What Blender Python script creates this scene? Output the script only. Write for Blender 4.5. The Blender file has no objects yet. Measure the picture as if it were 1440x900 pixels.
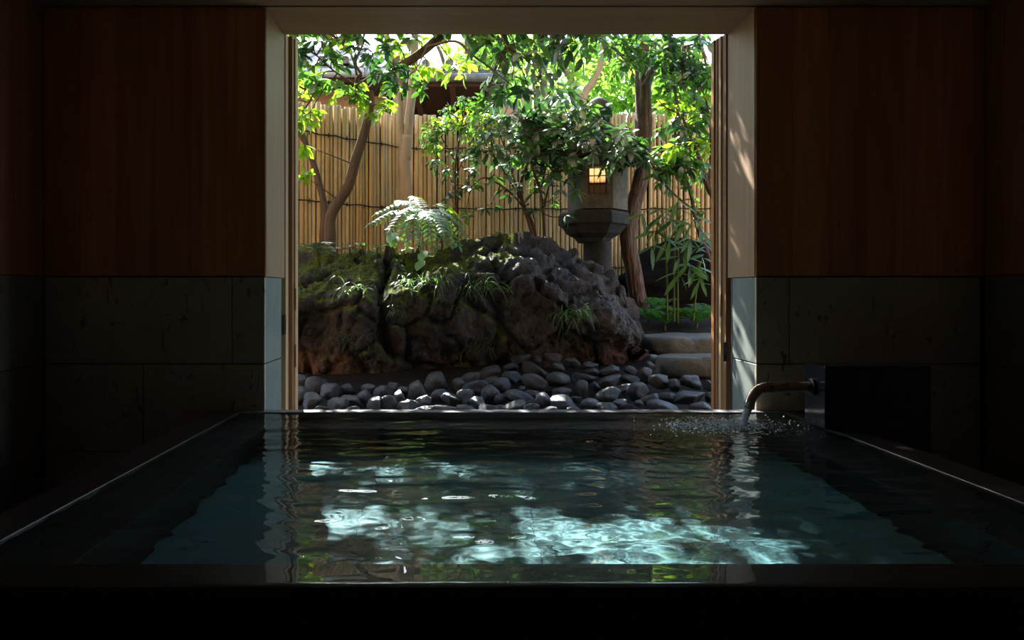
import bpy, math, random
import numpy as np
from mathutils import Vector, noise, Matrix
random.seed(7); np.random.seed(7)
S = bpy.context.scene
COL = S.collection
PI = math.pi
F = 1040.0; VX, VY, EYE = 655.0, 408.0, 0.57      # perspective of the photograph; water level is z = 0

def P(px, py, Y):
    return Vector(((px - VX) / F * Y, Y, EYE + (VY - py) / F * Y))

# ------------------------------------------------------------------ mesh builder
class MB:
    def __init__(self): self.v = []; self.f = []
    def add(self, vs, fs):
        n = len(self.v); self.v += [tuple(p) for p in vs]
        self.f += [tuple(i + n for i in q) for q in fs]
    def box(self, x0, x1, y0, y1, z0, z1, bev=0.0):
        if bev <= 0:
            vs = [(x, y, z) for z in (z0, z1) for y in (y0, y1) for x in (x0, x1)]
            self.add(vs, [(0, 2, 3, 1), (4, 5, 7, 6), (0, 1, 5, 4), (2, 6, 7, 3), (0, 4, 6, 2), (1, 3, 7, 5)]); return
        b = min(bev, (x1 - x0) * .45, (y1 - y0) * .45, (z1 - z0) * .45)
        X = (x0, x1); Y = (y0, y1); Z = (z0, z1); vs = []; idx = {}
        for i in (0, 1):
            for j in (0, 1):
                for k in (0, 1):
                    sx, sy, sz = (1 - 2 * i) * b, (1 - 2 * j) * b, (1 - 2 * k) * b
                    for a in range(3):
                        p = [X[i] + sx, Y[j] + sy, Z[k] + sz]; p[a] = (X[i], Y[j], Z[k])[a]
                        idx[(i, j, k, a)] = len(vs); vs.append(tuple(p))
        fs = []
        for a in range(3):
            o = [q for q in range(3) if q != a]
            for s in (0, 1):
                q = []
                for (u, w) in ((0, 0), (1, 0), (1, 1), (0, 1)):
                    c = [0, 0, 0]; c[a] = s; c[o[0]] = u; c[o[1]] = w; q.append(idx[(*c, a)])
                fs.append(tuple(q))
            for u in (0, 1):
                for w in (0, 1):
                    q = []
                    for (t, ax) in ((0, 0), (0, 1), (1, 1), (1, 0)):
                        c = [0, 0, 0]; c[a] = t; c[o[0]] = u; c[o[1]] = w; q.append(idx[(*c, o[ax])])
                    fs.append(tuple(q))
        for c in [(i, j, k) for i in (0, 1) for j in (0, 1) for k in (0, 1)]:
            fs.append(tuple(idx[(*c, a)] for a in range(3)))
        self.add(vs, fs)
    def tube(self, pts, rad, n=8, cap=True):
        pts = [Vector(p) for p in pts]; m = len(pts)
        if not hasattr(rad, '__len__'): rad = [rad] * m
        t0 = (pts[1] - pts[0]).normalized()
        a = Vector((0, 0, 1)) if abs(t0.z) < .9 else Vector((1, 0, 0))
        u = t0.cross(a).normalized(); vs = []
        for i in range(m):
            t = (pts[min(i + 1, m - 1)] - pts[max(i - 1, 0)]).normalized()
            u = (u - t * u.dot(t)).normalized(); w = t.cross(u)
            for k in range(n):
                an = 2 * PI * k / n
                vs.append(pts[i] + (u * math.cos(an) + w * math.sin(an)) * rad[i])
        fs = [(i * n + k, i * n + (k + 1) % n, (i + 1) * n + (k + 1) % n, (i + 1) * n + k) for i in range(m - 1) for k in range(n)]
        if cap: fs += [tuple(range(n))[::-1], tuple((m - 1) * n + k for k in range(n))]
        self.add(vs, fs)
    def prism(self, poly, axis, a0, a1):
        n = len(poly)
        def mk(p, t):
            return {0: (t, p[0], p[1]), 1: (p[0], t, p[1]), 2: (p[0], p[1], t)}[axis]
        vs = [mk(p, a0) for p in poly] + [mk(p, a1) for p in poly]
        self.add(vs, [tuple(range(n))[::-1], tuple(range(n, 2 * n))] + [(i, (i + 1) % n, n + (i + 1) % n, n + i) for i in range(n)])
    def lathe(self, prof, c, n=24, rot=0.0, sx=1, sy=1):
        vs = []
        for (r, z) in prof:
            for k in range(n):
                an = 2 * PI * k / n + rot
                vs.append((c[0] + r * math.cos(an) * sx, c[1] + r * math.sin(an) * sy, c[2] + z))
        m = len(prof)
        fs = [(i * n + k, i * n + (k + 1) % n, (i + 1) * n + (k + 1) % n, (i + 1) * n + k) for i in range(m - 1) for k in range(n)]
        fs += [tuple(range(n))[::-1], tuple((m - 1) * n + k for k in range(n))]
        self.add(vs, fs)
    def leaf(self, b, d, nrm, L, W, fold=.22, curl=.25):
        d = d.normalized(); s = d.cross(nrm)
        if s.length < 1e-3: s = d.cross(Vector((1, 0, .1)))
        s.normalize(); u = s.cross(d)
        vs = [b]
        for (t, w) in ((.22, .68), (.5, 1.0), (.78, .66)):
            c = b + d * (L * t) - u * (curl * L * t * t)
            h = u * (fold * W * w * .5)
            vs += [c - s * (W * w * .5) + h, c, c + s * (W * w * .5) + h]
        vs.append(b + d * L - u * (curl * L))
        self.add(vs, [(0, 2, 1), (0, 3, 2), (1, 2, 5, 4), (2, 3, 6, 5), (4, 5, 8, 7), (5, 6, 9, 8), (7, 8, 10), (8, 9, 10)])
    def blade(self, b, d, L, W, droop=.8, n=6):
        d = d.normalized(); s = d.cross(Vector((0, 0, 1)))
        if s.length < 1e-3: s = Vector((1, 0, 0))
        s.normalize(); vs = []; p = Vector(b); dd = Vector(d)
        for i in range(n + 1):
            w = W * (1 - (i / n) ** 1.6) * .5 + .0004
            vs += [p - s * w, p + s * w]
            p = p + dd * (L / n); dd = (dd + Vector((0, 0, -droop / n))).normalized()
        self.add(vs, [(2 * i, 2 * i + 1, 2 * i + 3, 2 * i + 2) for i in range(n)])
    def build(self, name, mat, parent=None, smooth=False, loc=None):
        me = bpy.data.meshes.new(name)
        me.from_pydata(self.v, [], self.f); me.update()
        me.materials.append(mat)
        if smooth: me.polygons.foreach_set('use_smooth', [True] * len(me.polygons))
        o = bpy.data.objects.new(name, me); COL.objects.link(o)
        if loc is not None:
            me.transform(Matrix.Translation(-Vector(loc))); o.location = loc
        if parent is not None:
            o.parent = parent
            if loc is None: o.matrix_parent_inverse = Matrix.Translation(-parent.location)
        return o

def tag(o, label=None, cat=None, group=None, kind=None):
    if label: o['label'] = label
    if cat: o['category'] = cat
    if group: o['group'] = group
    if kind: o['kind'] = kind
    return o
def thing(name, loc, label=None, cat=None, group=None, kind=None):
    o = bpy.data.objects.new(name, None); COL.objects.link(o); o.location = loc; o.empty_display_size = .1
    return tag(o, label, cat, group, kind)

# ------------------------------------------------------------------ materials
def new(name):
    m = bpy.data.materials.new(name); m.use_nodes = True
    nt = m.node_tree; nt.nodes.clear()
    out = nt.nodes.new('ShaderNodeOutputMaterial')
    return m, nt, out
def N(nt, typ, **kw):
    n = nt.nodes.new('ShaderNode' + typ)
    for k, v in kw.items():
        if k in n.inputs.keys() if isinstance(k, str) else False: n.inputs[k].default_value = v
        else: setattr(n, k, v)
    return n
def coords(nt, scale=(1, 1, 1), kind='Object'):
    tc = nt.nodes.new('ShaderNodeTexCoord'); mp = nt.nodes.new('ShaderNodeMapping')
    mp.inputs['Scale'].default_value = scale
    nt.links.new(tc.outputs[kind], mp.inputs['Vector']); return mp.outputs['Vector']
def noise_node(nt, vec, scale, detail=4, rough=.55, dist=0):
    n = nt.nodes.new('ShaderNodeTexNoise'); n.inputs['Scale'].default_value = scale
    n.inputs['Detail'].default_value = detail; n.inputs['Roughness'].default_value = rough
    n.inputs['Distortion'].default_value = dist; nt.links.new(vec, n.inputs['Vector']); return n.outputs['Fac']
def ramp(nt, fac, stops):
    r = nt.nodes.new('ShaderNodeValToRGB'); e = r.color_ramp.elements
    while len(e) > 1: e.remove(e[0])
    e[0].position = stops[0][0]; e[0].color = (*stops[0][1], 1)
    for p, c in stops[1:]:
        q = e.new(p); q.color = (*c, 1)
    nt.links.new(fac, r.inputs['Fac']); return r.outputs['Color']
def mixc(nt, fac, a, b, mode='MIX'):
    m = nt.nodes.new('ShaderNodeMix'); m.data_type = 'RGBA'; m.blend_type = mode
    for sock, v in ((m.inputs['Factor'], fac), (m.inputs['A'], a), (m.inputs['B'], b)):
        pass
    def put(s, v):
        if isinstance(v, (int, float)): s.default_value = v
        elif isinstance(v, tuple): s.default_value = (*v, 1)
        else: nt.links.new(v, s)
    put(m.inputs[0], fac); put(m.inputs[6], a); put(m.inputs[7], b); return m.outputs[2]
def mth(nt, op, a, b=None, c=None):
    m = nt.nodes.new('ShaderNodeMath'); m.operation = op; m.use_clamp = False
    for i, v in enumerate((a, b, c)):
        if v is None: continue
        if isinstance(v, (int, float)): m.inputs[i].default_value = v
        else: nt.links.new(v, m.inputs[i])
    return m.outputs[0]
def bump(nt, h, strength, dist=.01):
    b = nt.nodes.new('ShaderNodeBump'); b.inputs['Strength'].default_value = strength
    b.inputs['Distance'].default_value = dist; nt.links.new(h, b.inputs['Height']); return b.outputs['Normal']
def prin(nt, out, col, rough, nrm=None, spec=.5, metal=0, coat=0):
    p = nt.nodes.new('ShaderNodeBsdfPrincipled')
    if isinstance(col, tuple): p.inputs['Base Color'].default_value = (*col, 1)
    else: nt.links.new(col, p.inputs['Base Color'])
    if isinstance(rough, (int, float)): p.inputs['Roughness'].default_value = rough
    else: nt.links.new(rough, p.inputs['Roughness'])
    p.inputs['Specular IOR Level'].default_value = spec; p.inputs['Metallic'].default_value = metal
    p.inputs['Coat Weight'].default_value = coat
    if nrm is not None: nt.links.new(nrm, p.inputs['Normal'])
    nt.links.new(p.outputs[0], out.inputs['Surface']); return p
def island(nt):
    g = nt.nodes.new('ShaderNodeNewGeometry'); return g.outputs['Random Per Island']

def wood(name, c1, c2, stretch=(14, 14, .9), rough=.5, vary=.35):
    m, nt, out = new(name); v = coords(nt, stretch)
    isl = island(nt)
    add = nt.nodes.new('ShaderNodeVectorMath'); add.operation = 'ADD'
    cmb = nt.nodes.new('ShaderNodeCombineXYZ'); k = mth(nt, 'MULTIPLY', isl, 37.0)
    for i in range(3): nt.links.new(k, cmb.inputs[i])
    nt.links.new(v, add.inputs[0]); nt.links.new(cmb.outputs[0], add.inputs[1]); v = add.outputs[0]
    n1 = noise_node(nt, v, 1.0, 6, .6, 1.2); n2 = noise_node(nt, v, 5.0, 3, .6)
    col = ramp(nt, n1, [(.3, c1), (.7, c2)])
    col = mixc(nt, mth(nt, 'MULTIPLY', n2, .35), col, tuple(x * .62 for x in c1))
    f = mth(nt, 'ADD', mth(nt, 'MULTIPLY', isl, vary), 1 - vary / 2)
    hs = nt.nodes.new('ShaderNodeHueSaturation'); nt.links.new(f, hs.inputs['Value']); nt.links.new(col, hs.inputs['Color'])
    prin(nt, out, hs.outputs[0], rough, bump(nt, n1, .12, .002)); return m
def stone(name, c1, c2, scale=6, rough=.75, bs=.4, speck=None, spec=.4, bd=.01):
    m, nt, out = new(name); v = coords(nt)
    n1 = noise_node(nt, v, scale, 8, .62, .4); n2 = noise_node(nt, v, scale * 7, 5, .6)
    col = ramp(nt, n1, [(.3, c1), (.7, c2)])
    if speck:
        v2 = coords(nt, (1, 1, .45)); n3 = noise_node(nt, v2, 26, 4, .7, .9)
        mk = ramp(nt, n3, [(.60, (0, 0, 0)), (.67, (1, 1, 1))]); col = mixc(nt, mk, col, speck)
        isl = island(nt); col = mixc(nt, mth(nt, 'MULTIPLY', isl, .3), col, tuple(x * .7 for x in c1))
    h = mth(nt, 'ADD', n1, mth(nt, 'MULTIPLY', n2, .35))
    prin(nt, out, col, rough, bump(nt, h, bs, bd), spec); return m
def leafmat(name, dark, bright, trans, tw=.45, rough=.35, spec=.5):
    m, nt, out = new(name); isl = island(nt)
    col = ramp(nt, isl, [(0, dark), (1, bright)])
    p = prin(nt, out, col, rough, None, spec)
    t = nt.nodes.new('ShaderNodeBsdfTranslucent'); t.inputs[0].default_value = (*trans, 1)
    g = nt.nodes.new('ShaderNodeMixShader'); g.inputs[0].default_value = tw
    nt.links.new(p.outputs[0], g.inputs[1]); nt.links.new(t.outputs[0], g.inputs[2]); nt.links.new(g.outputs[0], out.inputs[0])
    return m

M = {}
M['cedar'] = wood('cedar_panel', (.62, .20, .06), (.97, .44, .15), (9, 9, .55), .42)
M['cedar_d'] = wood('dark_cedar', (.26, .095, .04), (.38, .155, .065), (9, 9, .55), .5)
M['tuff_d'] = stone('dark_tuff', (.13, .125, .10), (.19, .18, .15), 5, .6, .15, (.03, .04, .035), bd=.004)  # darker tuff for the side wall bases
M['hinoki'] = wood('pale_cypress', (.34, .215, .12), (.42, .28, .165), (16, 16, .7), .5, .12)
M['hinoki_x'] = wood('pale_cypress_ceiling', (.40, .255, .145), (.52, .345, .205), (.7, 14, 14), .5, .2)
M['frame_l'] = wood('door_frame_cypress', (.60, .40, .20), (.74, .53, .30), (30, 30, .8), .45, .1)
M['frame_d'] = wood('door_frame_brown', (.26, .13, .06), (.36, .19, .09), (30, 30, .8), .4, .1)
M['frame_o'] = wood('door_frame_amber', (.42, .18, .07), (.54, .26, .11), (30, 30, .8), .35, .1)
M['tuff'] = stone('green_tuff', (.16, .195, .17), (.23, .265, .235), 5, .6, .15, (.10, .14, .12), bd=.004)
M['tuff_warm_lit'] = stone('warm_lit_tuff', (.50, .41, .30), (.64, .54, .41), 5, .6, .15, (.10, .10, .08), bd=.004)  # same green tuff, tinted warmer and lighter for the light on the front
M['tile'] = stone('bath_tuff_wet', (.052, .165, .185), (.085, .225, .25), 4, .55, .15, (.04, .12, .13), bd=.004)
M['granite'] = stone('dark_rim_granite', (.018, .014, .012), (.055, .042, .034), 60, .30, .12, None, .5, .002)
M['ledge'] = stone('submerged_dark_granite', (.012, .016, .016), (.035, .042, .042), 30, .6, .2, bd=.003)
M['rimfar'] = stone('wet_grey_granite', (.16, .165, .17), (.26, .265, .28), 40, .25, .15, None, .6, .003)
M['blackstone'] = stone('polished_black_stone', (.010, .011, .014), (.028, .03, .036), 9, .12, .08, None, .6, .002)
M['floor'] = stone('dark_floor_stone', (.07, .062, .052), (.12, .105, .09), 4, .5, .2)
M['dark'] = stone('dark_gap', (.01, .009, .008), (.02, .018, .015), 5, .9, .1)
M['soil'] = stone('shade_dark_soil', (.007, .006, .005), (.02, .016, .012), 9, .85, .8, None, .3, .03)  # soil darkened to stand in for shadow between boulder and cobbles
M['slab'] = stone('step_stone_grey', (.06, .068, .062), (.15, .165, .15), 7, .55, .7, None, .5, .02)
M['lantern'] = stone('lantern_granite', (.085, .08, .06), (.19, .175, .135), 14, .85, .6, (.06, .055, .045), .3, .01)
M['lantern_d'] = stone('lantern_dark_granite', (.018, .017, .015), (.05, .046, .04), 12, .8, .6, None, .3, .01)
M['plaster'] = stone('ochre_plaster', (.52, .30, .17), (.60, .36, .21), 3, .9, .1)
M['rooftile'] = stone('roof_tile_grey', (.10, .11, .11), (.22, .23, .22), 10, .45, .3, None, .5, .005)
M['eavewood'] = wood('eave_dark_wood', (.06, .02, .012), (.12, .045, .025), (6, 1, 6), .7)
M['rafter'] = wood('rafter_wood', (.16, .07, .035), (.26, .12, .06), (20, 1, 20), .7)
M['metalwhite'] = stone('eave_zinc', (.42, .44, .46), (.6, .62, .66), 8, .3, .05, None, .6, .002)
def metal(name, c, r):
    m, nt, out = new(name); v = coords(nt); n = noise_node(nt, v, 30, 3)
    prin(nt, out, c, ramp(nt, n, [(.3, (r * .7,) * 3), (.7, (r * 1.4,) * 3)]), bump(nt, n, .03, .001), .5, 1); return m
M['copper'] = metal('wet_bronze', (.74, .56, .44), .3)
M['iron'] = metal('black_iron', (.06, .055, .05), .4)
# cobbles
def cobmat(name, c1, c2):
    m, nt, out = new(name); v = coords(nt)
    n1 = noise_node(nt, v, 9, 7, .6, .5); n2 = noise_node(nt, v, 45, 4)
    ob = nt.nodes.new('ShaderNodeObjectInfo')
    col = ramp(nt, n1, [(.3, c1), (.72, c2)])
    f = mth(nt, 'ADD', mth(nt, 'MULTIPLY', ob.outputs['Random'], .7), .65)
    hs = nt.nodes.new('ShaderNodeHueSaturation'); nt.links.new(f, hs.inputs['Value']); nt.links.new(col, hs.inputs['Color'])
    prin(nt, out, hs.outputs[0], ramp(nt, n2, [(.3, (.16,) * 3), (.7, (.42,) * 3)]), bump(nt, mth(nt, 'ADD', n1, mth(nt, 'MULTIPLY', n2, .15)), .7, .014), .6)
    return m
M['cob0'] = cobmat('cobble_slate', (.013, .014, .018), (.043, .045, .055))
M['cob1'] = cobmat('cobble_brown', (.018, .014, .010), (.052, .04, .03))
M['cob2'] = cobmat('cobble_green', (.016, .019, .015), (.048, .052, .042))
# bark
def bark(name, c1, c2, sc, bs, stretch=(1, 1, .18), bd=.02):
    m, nt, out = new(name); v = coords(nt, stretch)
    n = noise_node(nt, v, sc, 6, .65, .8); n2 = noise_node(nt, coords(nt), 7, 3)
    col = mixc(nt, mth(nt, 'MULTIPLY', n2, .5), ramp(nt, n, [(.35, c1), (.65, c2)]), tuple(x * .6 for x in c2))
    prin(nt, out, col, .85, bump(nt, n, bs, bd), .25); return m
M['bark'] = bark('rough_brown_bark', (.045, .028, .020), (.24, .15, .105), 34, 1.0, (1, 1, .2), .03)
M['bark_s'] = bark('smooth_grey_bark', (.055, .038, .028), (.13, .095, .07), 16, .35)
M['bark_p'] = bark('pale_tan_bark', (.34, .24, .16), (.50, .37, .27), 12, .25)
M['stem'] = bark('dark_stem', (.05, .032, .022), (.13, .08, .055), 30, .3)
M['bstem'] = bark('green_bamboo_stem', (.06, .10, .02), (.15, .18, .045), 20, .1)
# fence bamboo
def bamboomat():
    m, nt, out = new('aged_bamboo'); v = coords(nt, (1, 1, .12)); isl = island(nt)
    n = noise_node(nt, v, 18, 5, .6, .5); n2 = noise_node(nt, coords(nt, (1, 1, .5)), 4, 4)
    col = ramp(nt, isl, [(0, (.42, .29, .13)), (.3, (.58, .42, .20)), (.65, (.66, .50, .27)), (1, (.48, .37, .20))])
    col = mixc(nt, mth(nt, 'MULTIPLY', n, .55), col, (.22, .12, .04))
    col = mixc(nt, ramp(nt, n2, [(.5, (0, 0, 0)), (.75, (.6, .6, .6))]), col, (.30, .24, .14))
    prin(nt, out, col, .45, bump(nt, n, .15, .003), .4); return m
M['bamboo'] = bamboomat()
M['rope'] = stone('black_palm_rope', (.008, .006, .005), (.025, .018, .014), 90, .9, .6, bd=.003)
# boulder: basalt with rusty patches and moss growing on its upward faces on the left
def bouldermat():
    m, nt, out = new('mossy_volcanic_rock'); v = coords(nt)
    n1 = noise_node(nt, v, 3.2, 9, .65, .6); n2 = noise_node(nt, v, 14, 7, .65); n3 = noise_node(nt, v, 70, 4)
    base = ramp(nt, n1, [(.3, (.018, .015, .013)), (.55, (.044, .039, .035)), (.75, (.11, .10, .092))])
    g = nt.nodes.new('ShaderNodeNewGeometry'); sn = nt.nodes.new('ShaderNodeSeparateXYZ'); nt.links.new(g.outputs['Normal'], sn.inputs[0])
    sp = nt.nodes.new('ShaderNodeSeparateXYZ'); nt.links.new(v, sp.inputs[0])
    nr = noise_node(nt, v, 4.5, 5, .6)
    low = mth(nt, 'MULTIPLY_ADD', sp.outputs[2], -1.3, 1.0)
    rust = ramp(nt, mth(nt, 'MULTIPLY', nr, low), [(.42, (0, 0, 0)), (.62, (1, 1, 1))])
    base = mixc(nt, rust, base, ramp(nt, n2, [(.3, (.07, .025, .012)), (.7, (.19, .085, .04))]))
    # moss
    mo = mth(nt, 'ADD', sn.outputs[2], mth(nt, 'MULTIPLY', mth(nt, 'SUBTRACT', n2, .5), 2.2))
    mo = mth(nt, 'ADD', mo, mth(nt, 'MULTIPLY', mth(nt, 'SUBTRACT', n1, .5), 2.0))
    mo = mth(nt, 'SUBTRACT', mo, mth(nt, 'MAXIMUM', mth(nt, 'MULTIPLY', mth(nt, 'SUBTRACT', sp.outputs[0], .30), 6.0), 0.0))
    mk = ramp(nt, mo, [(.38, (0, 0, 0)), (.72, (1, 1, 1))])
    moss = ramp(nt, n3, [(.3, (.035, .05, .008)), (.7, (.16, .20, .025))])
    col = mixc(nt, mk, base, moss)
    rg = mixc(nt, mk, (.55, .55, .55), (1, 1, 1))
    h = mth(nt, 'ADD', n2, mth(nt, 'MULTIPLY', n3, .35))
    prin(nt, out, col, rg, bump(nt, h, .9, .05), .35); return m
M['boulder'] = bouldermat()
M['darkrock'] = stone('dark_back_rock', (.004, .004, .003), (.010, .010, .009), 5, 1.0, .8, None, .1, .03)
# leaves
M['l_bright'] = leafmat('sunlit_yellow_green_leaf', (.06, .16, .015), (.16, .30, .03), (.36, .62, .03), .5, .34)
M['l_dark'] = leafmat('glossy_dark_leaf', (.015, .055, .030), (.04, .11, .055), (.07, .24, .04), .20, .30, .9)
M['l_mid'] = leafmat('mid_green_leaf', (.025, .085, .028), (.06, .16, .05), (.16, .42, .04), .34, .32, .8)
M['l_back'] = leafmat('distant_bright_leaf', (.06, .15, .02), (.18, .32, .06), (.40, .70, .08), .55, .45)
M['l_bam'] = leafmat('bamboo_leaf', (.045, .12, .035), (.09, .2, .055), (.15, .36, .05), .3, .4)
M['l_pale'] = leafmat('grey_green_leaf', (.14, .22, .15), (.24, .33, .24), (.15, .3, .1), .2, .35, .6)
M['l_fern'] = leafmat('fern_green', (.02, .07, .015), (.05, .14, .03), (.12, .35, .04), .35, .45)
M['l_grass'] = leafmat('sedge_green', (.06, .12, .03), (.15, .24, .07), (.15, .35, .05), .3, .4)

# ------------------------------------------------------------------ the room
XL, XR = -.941, 1.361; YF, YB = 3.47, 3.84; ZT = 1.898; ZW = .637; FL = -.35; YP = 3.83
RXL, RXR = -1.98, 2.436; RYB = -2.2
wf = thing('wall_front', (0, YF, FL), kind='structure')
core = MB()
core.box(RXL - .1, XL - .02, YF + .02, YB, FL - .55, 2.62)
core.box(XR + .02, RXR + .1, YF + .02, YB, FL - .55, 2.62)
core.box(XL - .02, XR + .02, YF + .02, YB, ZT + .02, 2.62)
core.build('masonry_core', M['dark'], wf)
random.seed(11)
def boards(x0, x1, w, y0, y1, z0, z1, axis='x'):
    b = MB(); x = x0
    while x < x1 - .001:
        e = min(x + w * random.uniform(.92, 1.08), x1)
        if x1 - e < w * .3: e = x1
        if axis == 'x': b.box(x + .0006, e - .0006, y0, y1, z0, z1, .0012)
        else: b.box(y0, y1, x + .0006, e - .0006, z0, z1, .0012)
        x = e
    return b
boards(RXL, XL - .012, .17, YF, YF + .018, ZW, ZT).build('wood_panelling', M['cedar'], wf)
boards(XR + .012, RXR, .17, YF, YF + .018, ZW, ZT).build('wood_panelling', M['cedar'], wf)
for x in (XL, XR):   # thin edge boards of the reveal
    b = MB(); s = -1 if x < 0 else 1
    b.box(min(x, x + s * .0115), max(x, x + s * .0115), YF - .001, YF + .018, ZW, ZT, .001); b.build('corner_bead', M['cedar'], wf)
def slabs(rects, ax, c0, c1, name, gap=.005, mt='tuff_warm_lit'):
    b = MB()
    for (a0, a1, z0, z1) in rects:
        if ax == 'y': b.box(a0 + gap / 2, a1 - gap / 2, c0, c1, z0 + gap / 2, z1 - gap / 2, .002)
        else: b.box(c0, c1, a0 + gap / 2, a1 - gap / 2, z0 + gap / 2, z1 - gap / 2, .002)
    return b.build(name, M[mt], wf)
ZJ = .223
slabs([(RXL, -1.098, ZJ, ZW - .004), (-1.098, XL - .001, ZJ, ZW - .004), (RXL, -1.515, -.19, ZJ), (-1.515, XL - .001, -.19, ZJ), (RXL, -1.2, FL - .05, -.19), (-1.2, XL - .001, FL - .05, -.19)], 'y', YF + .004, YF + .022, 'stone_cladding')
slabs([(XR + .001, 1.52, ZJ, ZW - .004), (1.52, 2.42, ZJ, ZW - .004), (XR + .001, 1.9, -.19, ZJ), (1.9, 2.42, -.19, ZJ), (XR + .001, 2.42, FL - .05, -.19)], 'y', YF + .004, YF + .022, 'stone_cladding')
# reveals (jambs)
for s, x in ((-1, XL), (1, XR)):
    a, b_ = (x - .018, x) if s < 0 else (x, x + .018)
    w = MB(); w.box(a, b_, YF + .001, YB + .002, ZW - .003, ZT, .001); w.build('jamb_board', M['hinoki'], wf)
    a, b_ = (x - .020, x - .004) if s < 0 else (x + .004, x + .020)
    slabs([(YF + .004, YB - .05, ZJ, ZW - .004), (YF + .004, YB - .05, -.19, ZJ), (YF + .004, YB - .05, FL, -.19)], 'x', a, b_, 'jamb_stone', mt='tuff')
w = MB(); w.box(XL - .012, XR + .012, YF, YB + .002, ZT, ZT + .018, .001); w.build('lintel_soffit', M['hinoki_x'], wf)
# door frames in the opening (the sliding doors are pushed back)
def door_frame(name, s, parts, slots, latch):
    t = thing(name, (XL if s < 0 else XR, YB, -.03), kind='structure')
    for (d0, d1, y0, y1, mt) in parts:
        x0, x1 = (XL + d0, XL + d1) if s < 0 else (XR - d1, XR - d0)
        b = MB(); b.box(x0, x1, y0, y1, -.124, ZT + .01, .0015); b.build('frame_post', M[mt], t)
    return t
tl = door_frame('door_1', -1, [(-.02, .006, YB + .003, YB + .06, 'frame_l'), (-.02, .026, YB + .063, YB + .10, 'frame_d'), (-.02, .034, YB + .103, YB + .16, 'frame_l')], 0, 0)
tr = door_frame('door_2', 1, [(-.02, .010, YB + .003, YB + .05, 'frame_d'), (-.02, .020, YB + .053, YB + .085, 'frame_l'), (-.02, .026, YB + .088, YB + .115, 'frame_d'), (-.02, .034, YB + .118, YB + .16, 'frame_o')], 0, 0)
b = MB(); b.box(XL - .002, XL + .0075, YB - .045, YB + .001, .34, .44, .001); b.build('latch_plate', M['iron'], tl)
for z in (.46, .16):
    b = MB(); b.box(XL + .028, XL + .036, YB + .100, YB + .108, z, z + .12, .0006); b.build('slot', M['frame_d'], tl)
b = MB(); b.box(XR - .024, XR - .004, YB - .004, YB + .002, .20, .30, .001); b.box(XR - .018, XR - .010, YB - .010, YB - .004, .235, .265, .001); b.build('latch_plate', M['iron'], tr)
b = MB(); b.box(XR - .013, XR - .006, YB - .002, YB + .004, .36, .47, .0006); b.build('slot', M['frame_d'], tr)
b = MB(); b.box(XR - .022, XR - .014, YB + .049, YB + .054, .43, .55, .0006); b.build('slot', M['frame_d'], tr)
def struct(mb, name, mat, **k): return tag(mb.build(name, mat, **k), kind='structure')
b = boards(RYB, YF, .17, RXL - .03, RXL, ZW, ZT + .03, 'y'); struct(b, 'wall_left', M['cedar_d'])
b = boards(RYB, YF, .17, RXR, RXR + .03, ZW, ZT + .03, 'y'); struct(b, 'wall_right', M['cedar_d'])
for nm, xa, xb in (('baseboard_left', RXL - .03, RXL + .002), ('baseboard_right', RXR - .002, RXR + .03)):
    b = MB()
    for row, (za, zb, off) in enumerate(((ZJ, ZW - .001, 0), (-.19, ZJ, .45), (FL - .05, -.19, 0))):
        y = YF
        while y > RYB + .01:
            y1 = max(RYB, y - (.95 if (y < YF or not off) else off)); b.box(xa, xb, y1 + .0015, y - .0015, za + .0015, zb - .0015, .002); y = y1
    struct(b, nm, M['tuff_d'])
b = MB(); b.box(RXL - .1, RXR + .1, RYB - .1, RYB, FL - .1, ZT + .1); struct(b, 'wall_back', M['cedar'])
b = MB(); x = RYB
while x < YF:
    e = min(x + .2, YF + .02); b.box(RXL - .05, RXR + .05, x + .001, e - .001, ZT + .006, ZT + .03, .0015); x = e
struct(b, 'ceiling', M['hinoki_x'])
b = MB(); b.box(RXL - .12, RXR + .12, RYB - .1, YF + .03, ZT + .03, ZT + .15)
b.box(RXL - .12, RXL - .03, RYB - .1, YF + .03, FL - .6, ZT + .1); b.box(RXR + .03, RXR + .12, RYB - .1, YF + .03, FL - .6, ZT + .1)
struct(b, 'wall_outer', M['dark'])
# outside eave above the opening
b = MB(); b.box(RXL - 1.6, RXR + 1.6, YB - .1, 4.95, 2.66, 2.76); struct(b, 'roof_eave', M['eavewood'])
b = MB(); b.box(RXL - 2.5, RXR + 2.5, 1.5, YB, 2.60, 6.2); struct(b, 'sky_block_wall', M['plaster'])  # unseen upper storey added to keep sky light off the boulder face
b = MB(); b.box(RXL - 2.5, RXL - .1, YF + .02, YB, FL - .4, 2.62); b.box(RXR + .1, RXR + 2.5, YF + .02, YB, FL - .4, 2.62); struct(b, 'wall_outside', M['plaster'])

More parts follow.
